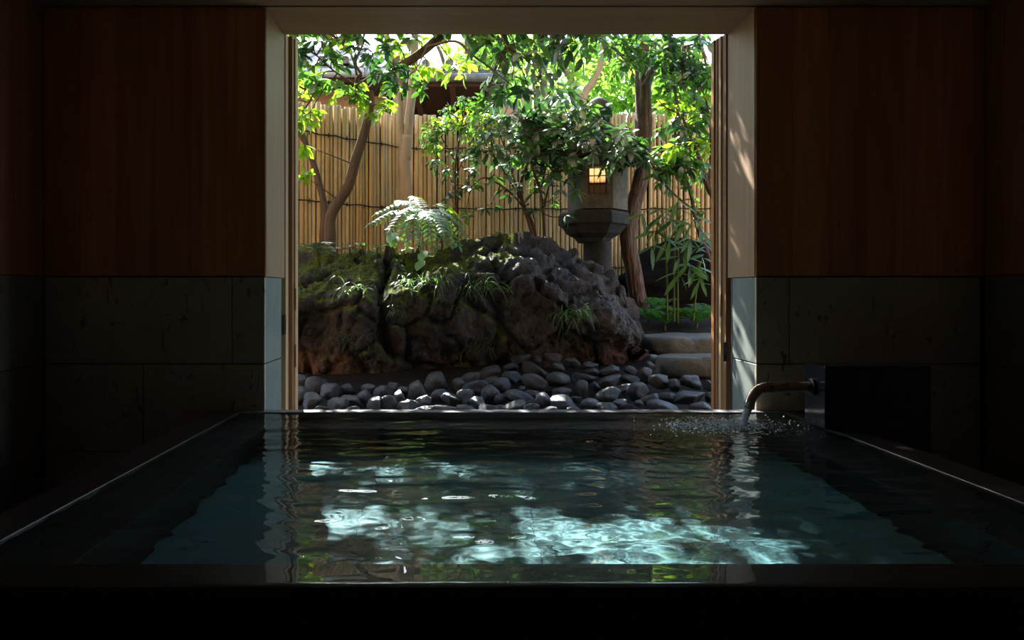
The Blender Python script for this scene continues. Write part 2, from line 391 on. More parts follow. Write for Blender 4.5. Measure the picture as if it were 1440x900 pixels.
# ------------------------------------------------------------------ the bath
PXL, PXR, PYN, PYF, PD = -1.05, 1.48, 1.552, 3.42, -.45
BXL, BXR, BYF = -.865, 1.275, 3.16
RT = .005
floorb = MB()
floorb.box(RXL, PXL - .13, RYB, YF, FL - .05, FL); floorb.box(PXR + .13, RXR, RYB, YF, FL - .05, FL)
floorb.box(PXL - .13, PXR + .13, RYB, PYN - .131, FL - .05, FL)
struct(floorb, 'floor', M['floor'])
bath = thing('stone_bath', (.215, 2.45, FL), 'sunken stone soaking bath with dark granite rim in front of the garden opening', 'bath')
b = MB(); b.box(PXL - .01, PXR + .01, PYN - .01, PYF + .01, PD - .05, PD)
o = MB()
nx, ny = 4, 3
for i in range(nx):
    for j in range(ny):
        x0 = BXL + (BXR - BXL) * i / nx; x1 = BXL + (BXR - BXL) * (i + 1) / nx
        y0 = PYN + (BYF - PYN) * j / ny; y1 = PYN + (BYF - PYN) * (j + 1) / ny
        o.box(x0 + .0005, x1 - .0005, y0 + .0005, y1 - .0005, PD - .03, PD, .0005)
bfloor = o.build('basin_floor', M['tile'], bath)
bwalls = []
for (x0, x1, y0, y1, zt) in ((PXL - .02, BXL, PYN, PYF, -.10), (BXR, PXR + .02, PYN, PYF, -.10), (BXL, BXR, BYF, PYF + .02, -.12), (BXL, BXR, PYN - .02, PYN, -.02)):
    b = MB(); b.box(x0, x1, y0, y1, PD, zt, .006); bwalls.append(b.build('basin_ledge' if zt < -.05 else 'basin_wall', M['ledge'], bath))
def rim(x0, x1, y0, y1, zt, mt, bev=.0016, zb=FL):
    b = MB(); b.box(x0, x1, y0, y1, zb, zt, bev); return b.build('rim', M[mt], bath)
rims = [rim(PXL - .13, PXL, PYN, YF - .001, RT, 'granite'), rim(PXR, PXR + .13, PYN, YF - .001, RT, 'granite'),
        rim(PXL, PXR, PYF, YF + .03, RT, 'rimfar', .004), rim(PXL - .13, PXR + .13, PYN - .13, PYN, -.005, 'granite', .008, FL - .0)]
b = MB(); b.box(PXL - .13, PXR + .13, PYN - .12, PYN - .02, PD - .1, FL); b.box(PXL - .13, PXL - .02, PYN, PYF + .03, PD - .1, FL); b.box(PXR + .02, PXR + .13, PYN, PYF + .03, PD - .1, FL); b.box(PXL - .13, PXR + .13, PYF + .02, PYF + .04, PD - .1, FL)
b.box(PXL - .13, PXR + .13, PYN - .12, PYF + .04, PD - .15, PD - .05)
b.build('basin_shell', M['dark'], bath)
b = MB(); b.box(XL - .02, XR + .02, YF + .031, 4.02, -.30, -.125, .004); tag(b.build('trim_1', M['rimfar']), kind='structure')

# water
SPX, SPY = 1.185, 3.09
def wave(X, Y):
    H = np.zeros_like(X); rs = np.random.RandomState(5)
    for i in range(80):
        lam = .034 * (10 ** rs.rand()); k = 2 * PI / lam
        th = rs.normal(PI / 2, .42); ph = rs.rand() * 2 * PI
        H += .0088 * min(1.0, lam / .10) ** .6 / k * np.sin(k * (math.cos(th) * X + math.sin(th) * Y) + ph) * rs.uniform(.4, 1.2)
    R = np.sqrt((X - SPX) ** 2 + (Y - SPY) ** 2)
    H += .0011 * np.exp(-R / .35) * np.sin(2 * PI * R / .042) + .0009 * np.exp(-R / .9) * np.sin(2 * PI * R / .075 + 1)
    chop = np.zeros_like(X)
    for i in range(50):
        lam = rs.uniform(.012, .04); k = 2 * PI / lam; th = rs.rand() * 2 * PI
        chop += .05 / k * np.sin(k * (math.cos(th) * X + math.sin(th) * Y) + rs.rand() * 6.28)
    H += chop * np.exp(-(((X - SPX + .12) / .26) ** 2 + ((Y - SPY) / .20) ** 2)) * 1.7
    H += chop * .16 * np.exp(-(((X - .6) / .9) ** 2 + ((Y - 3.1) / .4) ** 2))
    return H
nxw, nyw = 560, 500
xs = np.linspace(PXL + .001, PXR - .001, nxw)
ys = np.concatenate([np.linspace(PYN - .124, PYN, 40)[:-1], np.linspace(PYN, PYF - .001, nyw)])
X, Y = np.meshgrid(xs, ys); Hh = wave(X, Y)
damp = np.clip((Y - (PYN - .02)) / .10, 0, 1); damp = damp * damp * (3 - 2 * damp)
Hh = Hh * (.22 + .78 * damp)
edge = np.clip((PYN - .108 - Y) / .016, 0, 1); Hh = Hh * (1 - edge) - edge ** 2 * .0045
V = np.stack([X.ravel(), Y.ravel(), Hh.ravel()], 1)
nr, nc = X.shape
idx = np.arange(nr * nc).reshape(nr, nc)
Q = np.stack([idx[:-1, :-1], idx[:-1, 1:], idx[1:, 1:], idx[1:, :-1]], -1).reshape(-1, 4)
me = bpy.data.meshes.new('bath_water'); me.vertices.add(len(V)); me.vertices.foreach_set('co', V.ravel())
me.loops.add(Q.size); me.loops.foreach_set('vertex_index', Q.ravel()); me.polygons.add(len(Q))
me.polygons.foreach_set('loop_start', np.arange(0, Q.size, 4)); me.polygons.foreach_set('use_smooth', [True] * len(Q)); me.update(calc_edges=True)
m, nt, out = new('clear_bath_water')
gl = nt.nodes.new('ShaderNodeBsdfGlass'); gl.inputs['IOR'].default_value = 1.33; gl.inputs['Roughness'].default_value = 0; gl.inputs['Color'].default_value = (.93, .985, .98, 1)
nt.links.new(gl.outputs[0], out.inputs[0])
M['water'] = m; me.materials.append(m)
water = bpy.data.objects.new('bath_water', me); COL.objects.link(water)
tag(water, 'clear rippled teal hot spring water filling the stone bath', 'water', kind='stuff')
water.cycles.is_caustics_caster = True
bfloor.cycles.is_caustics_receiver = True

# spout block, pipe and the falling water
b = MB()
b.prism([(1.452, RT + .001), (1.611, RT + .001), (1.611, FL), (1.883, FL), (1.883, .262), (1.452, .262)], 1, 2.99, 3.17)
blk = b.build('spout_block', M['blackstone'], loc=(1.66, 3.08, FL))
tag(blk, 'polished black stone block with wet top carrying the bath spout', 'stone block')
bv = blk.modifiers.new('b', 'BEVEL'); bv.width = .004; bv.segments = 2
spout = thing('bath_spout', (1.45, SPY - .01, .16), 'bent bronze pipe spout pouring water into the bath', 'spout')
pts = [(1.448, SPY, .166), (1.40, SPY, .166), (1.33, SPY, .166), (1.27, SPY, .164)]
for k in range(9):
    a = k / 8 * PI * .44; pts.append((1.262 - .075 * math.sin(a), SPY, .164 - .075 * (1 - math.cos(a))))
pts += [(pts[-1][0] - .006, SPY, pts[-1][2] - .028)]
b = MB(); b.tube(pts, .0215, 24); b.build('pipe', M['copper'], spout, smooth=True)
b = MB(); b.tube([(1.451, SPY, .166), (1.440, SPY, .166), (1.436, SPY, .166)], [.036, .036, .030], 28); b.build('flange', M['iron'], spout, smooth=False)
ex, ez = pts[-1][0], pts[-1][2]
m, nt, out = new('frothy_water'); p = prin(nt, out, (.85, .9, .95), .12, bump(nt, noise_node(nt, coords(nt, (1, 1, .25)), 60, 3), .6, .005), .6); p.inputs['Transmission Weight'].default_value = .3; p.inputs['IOR'].default_value = 1.33
M['froth'] = m
b = MB(); n = 10
sp_ = [(ex - .001 - .022 * (t / n) ** .8, SPY, ez + .006 - (ez + .008) * (t / n)) for t in range(n + 1)]
b.tube(sp_, [.0175 - .006 * (t / n) + .0012 * math.sin(t * 2.1) for t in range(n + 1)], 18)
st = b.build('water_stream', M['froth'], smooth=True); tag(st, 'short stream of water falling from the bronze spout into the bath', 'water stream', kind='stuff')
b = MB(); random.seed(3)
def blob(mb, c, r):
    mb.lathe([(r * math.sin(a), r * math.cos(a)) for a in (2.9, 2.3, 1.7, 1.1, .5, .15)], c, 7)
for i in range(1100):
    a = random.random() * 2 * PI; d = abs(random.gauss(0, .13))
    x = SPX - .07 + d * math.cos(a) * 1.25; y = SPY + .02 + d * math.sin(a) * .9
    if y > PYF - .02: continue
    r = random.uniform(.001, .0034); blob(b, (x, y, random.choice([.001, .001, .002, random.uniform(.002, .02)])), r)
tag(b.build('splash_drops', M['froth'], smooth=True), 'white bubbles and drops where the spout stream hits the water', 'splash', kind='stuff')

# ------------------------------------------------------------------ garden ground
def gh(x, y):
    pts = [(3.9, -.30), (4.1, -.22), (5.0, .02), (5.3, .06), (6.0, .22), (6.8, .38), (7.6, .44), (14, .5)]
    for (a, za), (c, zc) in zip(pts, pts[1:]):
        if y <= c: return za + (zc - za) * max(0, (y - a) / (c - a))
    return .5
b = MB(); gx = [-5 + .1 * i for i in range(111)]; gy = [3.86 + .1 * j for j in range(95)]
vs = [(x, y, gh(x, y) - .012 + .03 * noise.noise(Vector((x * 3, y * 3, 0)))) for y in gy for x in gx]; n = len(gx)
b.add(vs, [(j * n + i, j * n + i + 1, (j + 1) * n + i + 1, (j + 1) * n + i) for j in range(len(gy) - 1) for i in range(n - 1)])
tag(b.build('ground', M['soil'], smooth=True), kind='structure')

# ------------------------------------------------------------------ boulder
def interp(tab, x):
    if x <= tab[0][0]: return tab[0][1]
    for (a, va), (c, vc) in zip(tab, tab[1:]):
        if x <= c:
            t = (x - a) / (c - a); t = t * t * (3 - 2 * t) * .5 + t * .5; return va + (vc - va) * t
    return tab[-1][1]
YR = 5.6
outline = [(330, 395), (370, 372), (418, 361), (470, 357), (540, 360), (612, 360), (640, 346), (668, 337), (700, 339), (745, 336), (772, 342), (795, 354), (832, 370), (858, 386), (872, 400), (884, 420), (895, 450), (903, 480), (908, 520)]
TOP = [((a - VX) / F * YR, EYE + (VY - c) / F * YR) for a, c in outline]
x0b, x1b = -1.9, 1.34
def boulder():
    nu, nv = 330, 170; vs = []
    TOPX = TOP[:]
    for i in range(nu):
        u = i / (nu - 1); x = x0b + (x1b - x0b) * (1 - (1 - u) ** 1.0)
        zt = interp(TOPX, x); zb = -.12
        if x < TOP[0][0]: zt = TOP[0][1] - (TOP[0][0] - x) * 1.5
        e = min(1, max(0, (x1b - x) / .55)); e = math.sqrt(max(0, 1 - (1 - e) ** 2)); el = min(1, (x - x0b) / .4 + .02); e = min(e, math.sqrt(el))
        yc = 5.50; yf = yc + (interp([(-1.9, 4.86), (-.7, 4.86), (-.1, 4.98), (.3, 5.08), (1.2, 5.12)], x) - yc) * e; yb = yc + .62 * e
        sh = .27 if x < .2 else .27 + .12 * min(1, (x - .2))
        h = zt - zb; zs = zt - sh * min(1, h / .5) * (.3 + .7 * e)
        prof = [(yf + .16 * e, zb), (yf + .10 * e, zb + .12 * h), (yf + .07 * e, zb + .35 * h), (yf, zs - .10), (yf + .05 * e, zs), (yf + .25 * e, zs + (zt - zs) * .45), (yc + .12 * e, zt - .01), (yc + .25 * e, zt), (yb - .1 * e, zt - .12 * h), (yb, zb)]
        L = [0]
        for p, q in zip(prof, prof[1:]): L.append(L[-1] + math.hypot(q[0] - p[0], q[1] - p[1]) + 1e-5)
        for j in range(nv):
            s = L[-1] * j / (nv - 1); k = 0
            while k < len(L) - 2 and L[k + 1] < s: k += 1
            t = (s - L[k]) / (L[k + 1] - L[k]); p, q = prof[k], prof[k + 1]
            vs.append(Vector((x, p[0] + (q[0] - p[0]) * t, p[1] + (q[1] - p[1]) * t)))
    # displacement
    out_ = []
    for i in range(nu):
        for j in range(nv):
            a = vs[min(i + 1, nu - 1) * nv + j] - vs[max(i - 1, 0) * nv + j]; c = vs[i * nv + min(j + 1, nv - 1)] - vs[i * nv + max(j - 1, 0)]
            nn = c.cross(a)
            if nn.length < 1e-9: nn = Vector((1, 0, 0))
            nn.normalize(); p = vs[i * nv + j]
            if nn.y > 0 and j < nv * .5: nn = -nn
            w = 1 - 2 * abs(noise.noise(p * 2.1 + Vector((3, 1, 7)))); d = .05 * (w - .5)
            q_ = p + .06 * Vector((noise.noise(p * 5), noise.noise(p * 5 + Vector((7, 7, 7))), noise.noise(p * 5 + Vector((2, 9, 4)))))
            c7 = noise.voronoi(q_ * 5.5)[0]; c15 = noise.voronoi(q_ * 13)[0]
            d += .06 * noise.noise(p * 3.3) - .09 * (c7[0] - .35) * .6 - .030 * (c15[0] - .35) + .018 * noise.noise(p * 12) + .014 * (1 - 2 * abs(noise.noise(p * 22))) + .008 * noise.noise(p * 45)
            cell = noise.voronoi(q_ * 2.6 + Vector((4, 0, 1)))[0]; d -= .05 * max(0, .12 - (cell[1] - cell[0])) / .12
            cr = abs(p.x + .56 + .10 * (p.z - .6) + .03 * noise.noise(p * 6)); d -= .11 * math.exp(-(cr / .028) ** 2) * (1 if p.z > .2 else max(0, p.z / .2))
            if p.z < .3: d -= .05 * (.3 - p.z) / .4
            out_.append(p + nn * d)
    b = MB(); b.add(out_, [(i * nv + j, (i + 1) * nv + j, (i + 1) * nv + j + 1, i * nv + j + 1) for i in range(nu - 1) for j in range(nv - 1)] + [tuple(range(nv)), tuple((nu - 1) * nv + j for j in range(nv))[::-1]])
    return b, out_, nu, nv
bb, BV, nu, nv = boulder()
bo = bb.build('boulder', M['boulder'], smooth=True)
tag(bo, 'huge rugged garden boulder, moss on its left top, behind the cobbles', 'boulder')
def surf(px, py):
    """point on the boulder front seen at a pixel (nearest projected vertex)"""
    best = None; bd = 1e9
    for p in BV:
        if p.y > 5.9: continue
        d = (p.x / p.y * F + VX - px) ** 2 + (VY - (p.z - EYE) / p.y * F - py) ** 2 + p.y * 14
        if d < bd: bd = d; best = p
    return best.copy()

# ------------------------------------------------------------------ cobbles
def rockmesh(seed, name, n=32, flat=.9, mat=None, rough=1.0):
    rs = random.Random(seed); pl = []
    for k in range(rs.randint(7, 11)):
        v = Vector((rs.gauss(0, 1), rs.gauss(0, 1), rs.gauss(0, 1))).normalized(); pl.append((v, rs.uniform(.55, .98)))
    vs = []; fs = []; mm = n // 2 + 1
    off = Vector((seed * 3.7, seed * 1.3, 0))
    for i in range(mm):
        th = PI * i / (mm - 1)
        for k in range(n):
            ph = 2 * PI * k / n; d = Vector((math.sin(th) * math.cos(ph), math.sin(th) * math.sin(ph), math.cos(th)))
            s = 0
            for v, q in pl:
                c = d.dot(v)
                if c > .05: s += (c / q) ** 30
            r = (s + .92 ** 30) ** (-1 / 30)
            r *= 1 + .10 * rough * noise.noise(d * 1.8 + off) + .05 * rough * noise.noise(d * 5 + off) + .02 * noise.noise(d * 12 + off)
            vs.append(d * r)
    fs = [(i * n + k, (i + 1) * n + k, (i + 1) * n + (k + 1) % n, i * n + (k + 1) % n) for i in range(mm - 1) for k in range(n)]
    me = bpy.data.meshes.new(name); me.from_pydata([tuple(v) for v in vs], [], fs); me.update()
    me.polygons.foreach_set('use_smooth', [True] * len(me.polygons))
    return me
cz = [(155,115,130,50),(260,120,45,50),(360,110,120,70),(485,135,100,60),(85,170,95,60),(240,185,160,80),(395,170,110,50),(90,235,110,65),(240,265,150,85),(395,255,135,85),(560,240,150,70),(730,195,150,60),(25,290,100,90),(615,200,90,50),(730,265,160,60),(860,250,110,50),(965,225,85,90),(1060,265,130,80),(1265,265,160,90),(1385,290,70,60),(160,320,50,45),(560,315,80,100),(640,300,60,60),(820,305,110,50),(910,330,130,100),(140,370,170,80),(225,345,90,60),(420,340,120,60),(720,355,150,80),(290,390,90,90),(430,405,190,80),(512,380,70,50),(600,415,120,70),(100,425,150,50),(15,380,70,60),(715,435,120,70),(795,415,110,60),(865,440,110,55),(1000,380,130,70),(1075,430,190,70),(1110,365,110,70),(1250,370,200,90),(1390,370,60,60),(1335,435,170,60),(1010,120,80,70),(990,165,70,50),(1150,280,70,80),(925,405,60,45),(20,440,80,40),(340,455,90,40),(210,440,110,50),(500,450,80,40),(600,165,110,60),(870,190,80,50)]
cobs = [(700 + a * .2153, 480 + c * .2153, w * .2153, h * .2153) for a, c, w, h in cz]
lz = [(80,765,70,75),(125,790,90,70),(150,715,95,65),(215,745,95,80),(245,805,90,60),(310,785,100,55),(175,825,70,40),(310,830,60,35),(370,775,80,60),(415,805,75,60),(450,750,80,60),(470,800,70,65),(525,775,60,60),(545,740,60,45),(560,810,90,60),(605,745,90,80),(630,795,75,55),(695,705,110,80),(640,828,100,35),(735,825,120,40),(755,780,90,60),(790,715,60,60),(845,690,90,55),(860,725,110,50),(820,775,90,90),(880,800,80,60),(930,655,100,45),(940,760,90,75),(940,700,80,45),(920,820,90,50),(75,695,70,50),(380,735,70,45),(290,735,70,45),(700,760,80,50),(820,830,90,40),(500,720,60,40)]
cobs += [(400 + a * .311, 320 + c * .311, w * .311, h * .311) for a, c, w, h in lz]
random.seed(21)
meshes = [[rockmesh(k, 'cobble') for k in range(9)] for _ in range(3)]
for q in range(3):
    for me_ in meshes[q]: me_.materials.append(M['cob%d' % q])
cobs = sorted(cobs, key=lambda c: c[0])
band = {}
rows = {0: 'row against the bath rim', 1: 'second row behind the bath rim', 2: 'third row behind the bath rim', 3: 'back row at boulder foot'}
ordn = 'first second third fourth fifth sixth seventh eighth ninth tenth eleventh twelfth thirteenth fourteenth fifteenth sixteenth seventeenth eighteenth nineteenth twentieth'.split()
def ordinal(k): return ordn[k] if k < 20 else 'twenty-' + ordn[k - 20]
for (px, py, w, h) in cobs:
    r = 0 if py > 564 else 1 if py > 549 else 2 if py > 532 else 3
    k = band.get(r, 0); band[r] = k + 1
    Yc = 4.13 + (575 - py) * .0131; c = P(px, py, Yc)
    q = random.choices((0, 1, 2), (5, 2, 2))[0]
    o = bpy.data.objects.new('cobble', random.choice(meshes[q])); COL.objects.link(o)
    W = w / F * Yc * .56; Hh_ = h / F * Yc * .60
    o.scale = (W, max(W * .75, Hh_), Hh_); o.location = c
    o.rotation_euler = (random.uniform(-.3, .3), random.uniform(-.35, .35), random.uniform(-.5, .5))
    size = 'small' if w < 17 else 'large' if w > 32 else 'medium'
    shape = 'flat' if w > h * 1.9 else 'upright' if h > w else 'rounded'
    tone = ('blue-grey', 'brownish', 'olive-grey')[q]
    tag(o, f'{size} {shape} {tone} wet cobble, {ordinal(k)} from left in the {rows[r]}', 'cobble', 'wet cobbles between bath and boulder')

# flat step stones at the right
def slab(poly_px, Y0, th, seed, label, name='step_stone'):
    # poly in plan (x, y) metres
    rs = random.Random(seed); b = MB(); n = len(poly_px); ctr = Vector((sum(p[0] for p in poly_px) / n, sum(p[1] for p in poly_px) / n, 0))
    ring = []
    m_ = 72
    for k in range(m_):
        t = k / m_ * n; i = int(t); f = t - i; p0, p1, p2, p3 = [Vector((*poly_px[(i + d) % n], 0)) for d in (-1, 0, 1, 2)]
        ring.append(.5 * ((2 * p1) + (p2 - p0) * f + (2 * p0 - 5 * p1 + 4 * p2 - p3) * f * f + (3 * p1 - p0 - 3 * p2 + p3) * f ** 3))
    prof = [(0.0, th), (.3, th), (.6, th * .99), (.85, th * .97), (.95, th * .9), (.985, th * .75), (1.0, th * .5), (.99, th * .3), (1.0, th * .15), (.97, 0), (0.0, 0)]
    vs = []
    for (s, z) in prof:
        for k in range(m_):
            p = ctr + (ring[k] - ctr) * max(s, .001); p.z = Y0 + z
            q = Vector((p.x, p.y, p.z * (1 if s < .9 else 3)))
            w = .012 * noise.noise(q * 5) + .007 * noise.noise(q * 17)
            dr = (ring[k] - ctr).normalized() if s > .9 else Vector((0, 0, 0))
            vs.append(p + Vector((0, 0, w if s < .97 else w * .4)) + dr * (w * 1.6 + .006 * math.sin(p.z * 260 + 3 * noise.noise(q * 3))))
    b.add(vs, [(i * m_ + k, i * m_ + (k + 1) % m_, (i + 1) * m_ + (k + 1) % m_, (i + 1) * m_ + k) for i in range(len(prof) - 1) for k in range(m_)])
    o = b.build(name, M['slab'], smooth=True, loc=(ctr.x, ctr.y, Y0)); tag(o, label, 'stepping stone'); return o
slab([(1.36, 5.42), (1.70, 5.36), (2.15, 5.42), (2.3, 5.75), (1.95, 5.98), (1.50, 5.95), (1.30, 5.72)], .09, .14, 1, 'broad flat grey stepping stone behind the cobbles, the farther of two')
slab([(1.28, 4.97), (1.55, 4.86), (1.95, 4.90), (2.1, 5.1), (1.9, 5.3), (1.5, 5.32), (1.31, 5.18)], -.01, .135, 2, 'layered olive-grey flat stone just behind the cobbles, nearer of two')
# dark rocks at the fence foot on the right
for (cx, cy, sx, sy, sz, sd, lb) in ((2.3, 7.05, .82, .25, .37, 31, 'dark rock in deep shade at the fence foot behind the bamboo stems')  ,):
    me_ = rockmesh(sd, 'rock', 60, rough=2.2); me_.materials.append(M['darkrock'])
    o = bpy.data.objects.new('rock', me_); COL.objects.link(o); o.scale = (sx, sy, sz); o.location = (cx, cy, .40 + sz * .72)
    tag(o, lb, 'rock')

# ------------------------------------------------------------------ bamboo fences
def fence(name, A, B, ztop0, ztop1, zbot, ropes, label, seed):
    rs = random.Random(seed); A = Vector(A); B = Vector(B); L = (B - A).length; d = (B - A) / L
    nrm = Vector((d.y, -d.x, 0))
    if nrm.y > 0: nrm = -nrm
    t = thing(name, (A.x, A.y, zbot), label, 'fence')
    b = MB(); x = 0
    while x < L:
        r = rs.uniform(.015, .026); c = A + d * (x + r); f = x / L
        zt = ztop0 + (ztop1 - ztop0) * f + rs.uniform(-.015, .02)
        z = zbot; pts = []; rad = []; nz = zbot + rs.uniform(.05, .3); lean = rs.uniform(-.006, .006); r0 = r
        c = c + nrm * rs.uniform(-.006, .006)
        while z < zt:
            pts.append(Vector((c.x + lean * (z - zbot), c.y, z))); rad.append(r0)
            if nz < zt - .02:
                for dz, k in ((-.012, 1.0), (-.004, 1.10), (.001, 1.02), (.007, 1.12), (.014, .99)):
                    pts.append(Vector((c.x + lean * (nz + dz - zbot), c.y, nz + dz))); rad.append(r0 * k)
                z = nz + .02; nz += rs.uniform(.24, .42); r0 *= .99
            else: z = zt + 1
        pts.append(Vector((c.x + lean * (zt - zbot), c.y, zt))); rad.append(r0)
        b.tube(pts, rad, 8); x += 2 * r + (rs.random() ** 6) * .010
    b.build('bamboo_canes', M['bamboo'], t, smooth=True)
    b = MB(); o_ = -nrm * .04
    p0 = A + o_; p1 = B + o_
    b.add([(p0.x, p0.y, zbot), (p1.x, p1.y, zbot), (p1.x, p1.y, ztop1 - .1), (p0.x, p0.y, ztop0 - .1)] + [(q.x - nrm.x * .012, q.y - nrm.y * .012, z) for q, z in ((p0, zbot), (p1, zbot), (p1, ztop1 - .1), (p0, ztop0 - .1))],
          [(0, 1, 2, 3), (7, 6, 5, 4), (0, 4, 5, 1), (1, 5, 6, 2), (2, 6, 7, 3), (3, 7, 4, 0)])
    b.build('gap_shade_sheet', M['dark'], t)  # dark sheet added behind the canes, standing in for shade in the slits
    for z in ropes:
        b = MB(); pts = []; n = int(L / .04)
        for k in range(n + 1):
            q = A + d * (L * k / n) + nrm * .036; q.z = z + .008 * math.sin(k * .9) * rs.random(); pts.append(q)
        b.tube(pts, .0065, 6)
        for k in range(4, n, 5):
            q = A + d * (L * k / n) + nrm * .038; q.z = z
            b.tube([q + Vector((0, 0, .018)), q + nrm * .006, q - Vector((0, 0, .02))], .006, 5)
        b.build('rope', M['rope'], t)
    return t
fence('bamboo_fence', (-2.75, 5.54, 0), (-.70, 7.40, 0), 2.18, 2.33, .40, (2.0, 1.38, .78), 'slanting tan bamboo fence section behind the two dark trunks on the left', 1)
fence('bamboo_fence', (-.66, 7.5, 0), (3.6, 7.5, 0), 2.33, 2.36, .42, (2.0, 1.39, .80), 'long straight tan bamboo fence section behind the lantern and central shrub', 2)

# ------------------------------------------------------------------ neighbour house beyond the fence
ho = thing('neighbour_house', (-1.5, 9.4, .45), 'neighbouring house with ochre wall, grey tiled roof and dark eaves beyond the fence', 'house')
b = MB(); b.box(-5, -.9, 9.0, 9.1, .4, 3.05); b.box(-.9, .9, 10.0, 10.1, .4, 3.3); b.box(-.98, -.9, 9.0, 10.1, .4, 3.3); b.build('wall', M['plaster'], ho)
def eave(x0, x1, y, z, gm, rows_, yback, slope):
    b = MB(); b.box(x0, x1, y, y + .03, z - .10, z + .02, .004); b.build('fascia', M['eavewood'], ho)
    b = MB(); n = 14
    b.tube([(x0, y - .06, z - .02), (x1, y - .06, z - .02)], .045, 14); b.build('gutter', M[gm], ho, smooth=True)
    b = MB(); b.box(x0, x1, y - .02, y + .10, z + .035, z + .055, .004); b.build('eave_flashing', M[gm], ho)
    b = MB(); b.box(x0, x1, y + .03, yback, z - .01, z + .01); b.build('soffit', M['eavewood'], ho)
    x = x0 + .1
    while x < x1:
        b = MB(); b.box(x, x + .06, y + .03, yback, z - .09, z - .011, .004); b.build('rafter', M['rafter'], ho); x += .42
    b = MB()
    for r in range(rows_):
        y0 = y + .02 + r * .26; z0 = z + .09 + r * .26 * slope; x = x0
        b.box(x0, x1, y0, y0 + .30, z0 - .035, z0 - .005)
        while x < x1 - .1:   # curved pan tiles with round front ends
            vs = []; ns = 9
            for (yy, zz) in ((y0 - .01, z0), (y0 + .29, z0 + .29 * slope)):
                for k in range(ns):
                    f = k / (ns - 1); vs.append((x + .26 * f, yy, zz + .035 * math.cos(f * 2 * PI) + .02))
                for k in range(ns):
                    f = 1 - k / (ns - 1); vs.append((x + .26 * f, yy, zz + .035 * math.cos(f * 2 * PI) - .002))
            m2 = 2 * ns; b.add(vs, [tuple(range(m2)), tuple(range(m2, 2 * m2))[::-1]] + [(k, m2 + k, m2 + (k + 1) % m2, (k + 1) % m2) for k in range(m2)])
            b.tube([(x, y0 - .03, z0 + .062), (x, y0 + .29, z0 + .29 * slope + .062)], .045, 10)
            x += .26
    b.build('roof_tiles', M['rooftile'], ho, smooth=False)
eave(-5, -.75, 8.35, 3.02, 'metalwhite', 7, 9.0, .42)
eave(-.70, .42, 8.1, 2.90, 'rooftile', 4, 10.0, .16)

# ------------------------------------------------------------------ stone lantern
LX, LY = 1.175, 6.6
ln = thing('stone_lantern', (LX, LY, .30), 'tall hexagonal stone garden lantern with lit window behind the boulder', 'lantern')
R0 = -.175
def sq(prof, n, name, mt, rot=R0, cx=LX, sm=False, bev=.008, sub=None):
    b = MB(); b.lathe(prof, (cx, LY, 0), n, rot); o = b.build(name, M[mt], ln, smooth=sm)
    if bev:
        q = o.modifiers.new('b', 'BEVEL'); q.width = bev; q.segments = 2
    return o
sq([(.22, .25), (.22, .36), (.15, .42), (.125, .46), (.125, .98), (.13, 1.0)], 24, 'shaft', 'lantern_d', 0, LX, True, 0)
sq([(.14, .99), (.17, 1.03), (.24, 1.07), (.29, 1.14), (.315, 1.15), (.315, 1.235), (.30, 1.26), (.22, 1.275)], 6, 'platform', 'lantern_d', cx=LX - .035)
# fire box: hexagon walls with the front window open
fz0, fz1, fr_ = 1.276, 1.68, .265
fb = MB(); ang = [2 * PI * k / 6 + R0 for k in range(6)]
pts6 = [Vector((LX + fr_ * math.cos(a), LY + fr_ * math.sin(a), 0)) for a in ang]
fi = min(range(6), key=lambda k: abs((pts6[k] + pts6[(k + 1) % 6]).x / 2 - (LX + .02)) + (10 if (pts6[k] + pts6[(k + 1) % 6]).y / 2 > LY else 0))
def wallquad(p, q, z0, z1, th=.045):
    dd = (q - p).normalized(); nn = Vector((dd.y, -dd.x, 0)); c = Vector((LX, LY, 0))
    if (p - c).dot(nn) > 0: nn = -nn
    vs = []
    for z in (z0, z1):
        for a in (p, q, q + nn * th, p + nn * th): vs.append((a.x, a.y, z))
    fb.add(vs, [(0, 1, 2, 3), (7, 6, 5, 4), (0, 4, 5, 1), (1, 5, 6, 2), (2, 6, 7, 3), (3, 7, 4, 0)])
wz0, wz1 = 1.40, 1.635
for k in range(6):
    p, q = pts6[k], pts6[(k + 1) % 6]
    if k == fi:
        a0, a1 = .20, .80
        pa = p + (q - p) * a0; pb = p + (q - p) * a1
        wallquad(p, pa, fz0, fz1); wallquad(pb, q, fz0, fz1); wallquad(pa, pb, fz0, wz0); wallquad(pa, pb, wz1, fz1)
        WA, WB = pa, pb
    else: wallquad(p, q, fz0, fz1)
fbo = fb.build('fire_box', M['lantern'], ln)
# lattice window and glowing paper
dd = (WB - WA).normalized(); nn = Vector((dd.y, -dd.x, 0))
if (WA - Vector((LX, LY, 0))).dot(nn) > 0: nn = -nn
wl = (WB - WA).length
def barq(mb, s0, s1, z0, z1, d0, d1):
    vs = []
    for z in (z0, z1):
        for (s, dpt) in ((s0, d0), (s1, d0), (s1, d1), (s0, d1)):
            a = WA + dd * s + nn * dpt; vs.append((a.x, a.y, z))
    mb.add(vs, [(0, 1, 2, 3), (7, 6, 5, 4), (0, 4, 5, 1), (1, 5, 6, 2), (2, 6, 7, 3), (3, 7, 4, 0)])
b = MB()
for s in (0, wl * .31, wl * .62, wl - .012): barq(b, s, s + (.012 if s in (0, wl - .012) else .006), wz0, wz1, .012, .024)
for z in (wz0, wz0 + .09, wz0 + .155, wz1 - .012): barq(b, 0, wl, z, z + .008, .010, .022)
barq(b, .0, wl, wz0 + .082, wz0 + .094, .008, .024)
b.build('window_lattice', M['eavewood'], fbo)
m, nt, out = new('lamp_lit_paper'); em = nt.nodes.new('ShaderNodeEmission')
sp = nt.nodes.new('ShaderNodeSeparateXYZ'); nt.links.new(coords(nt), sp.inputs[0])
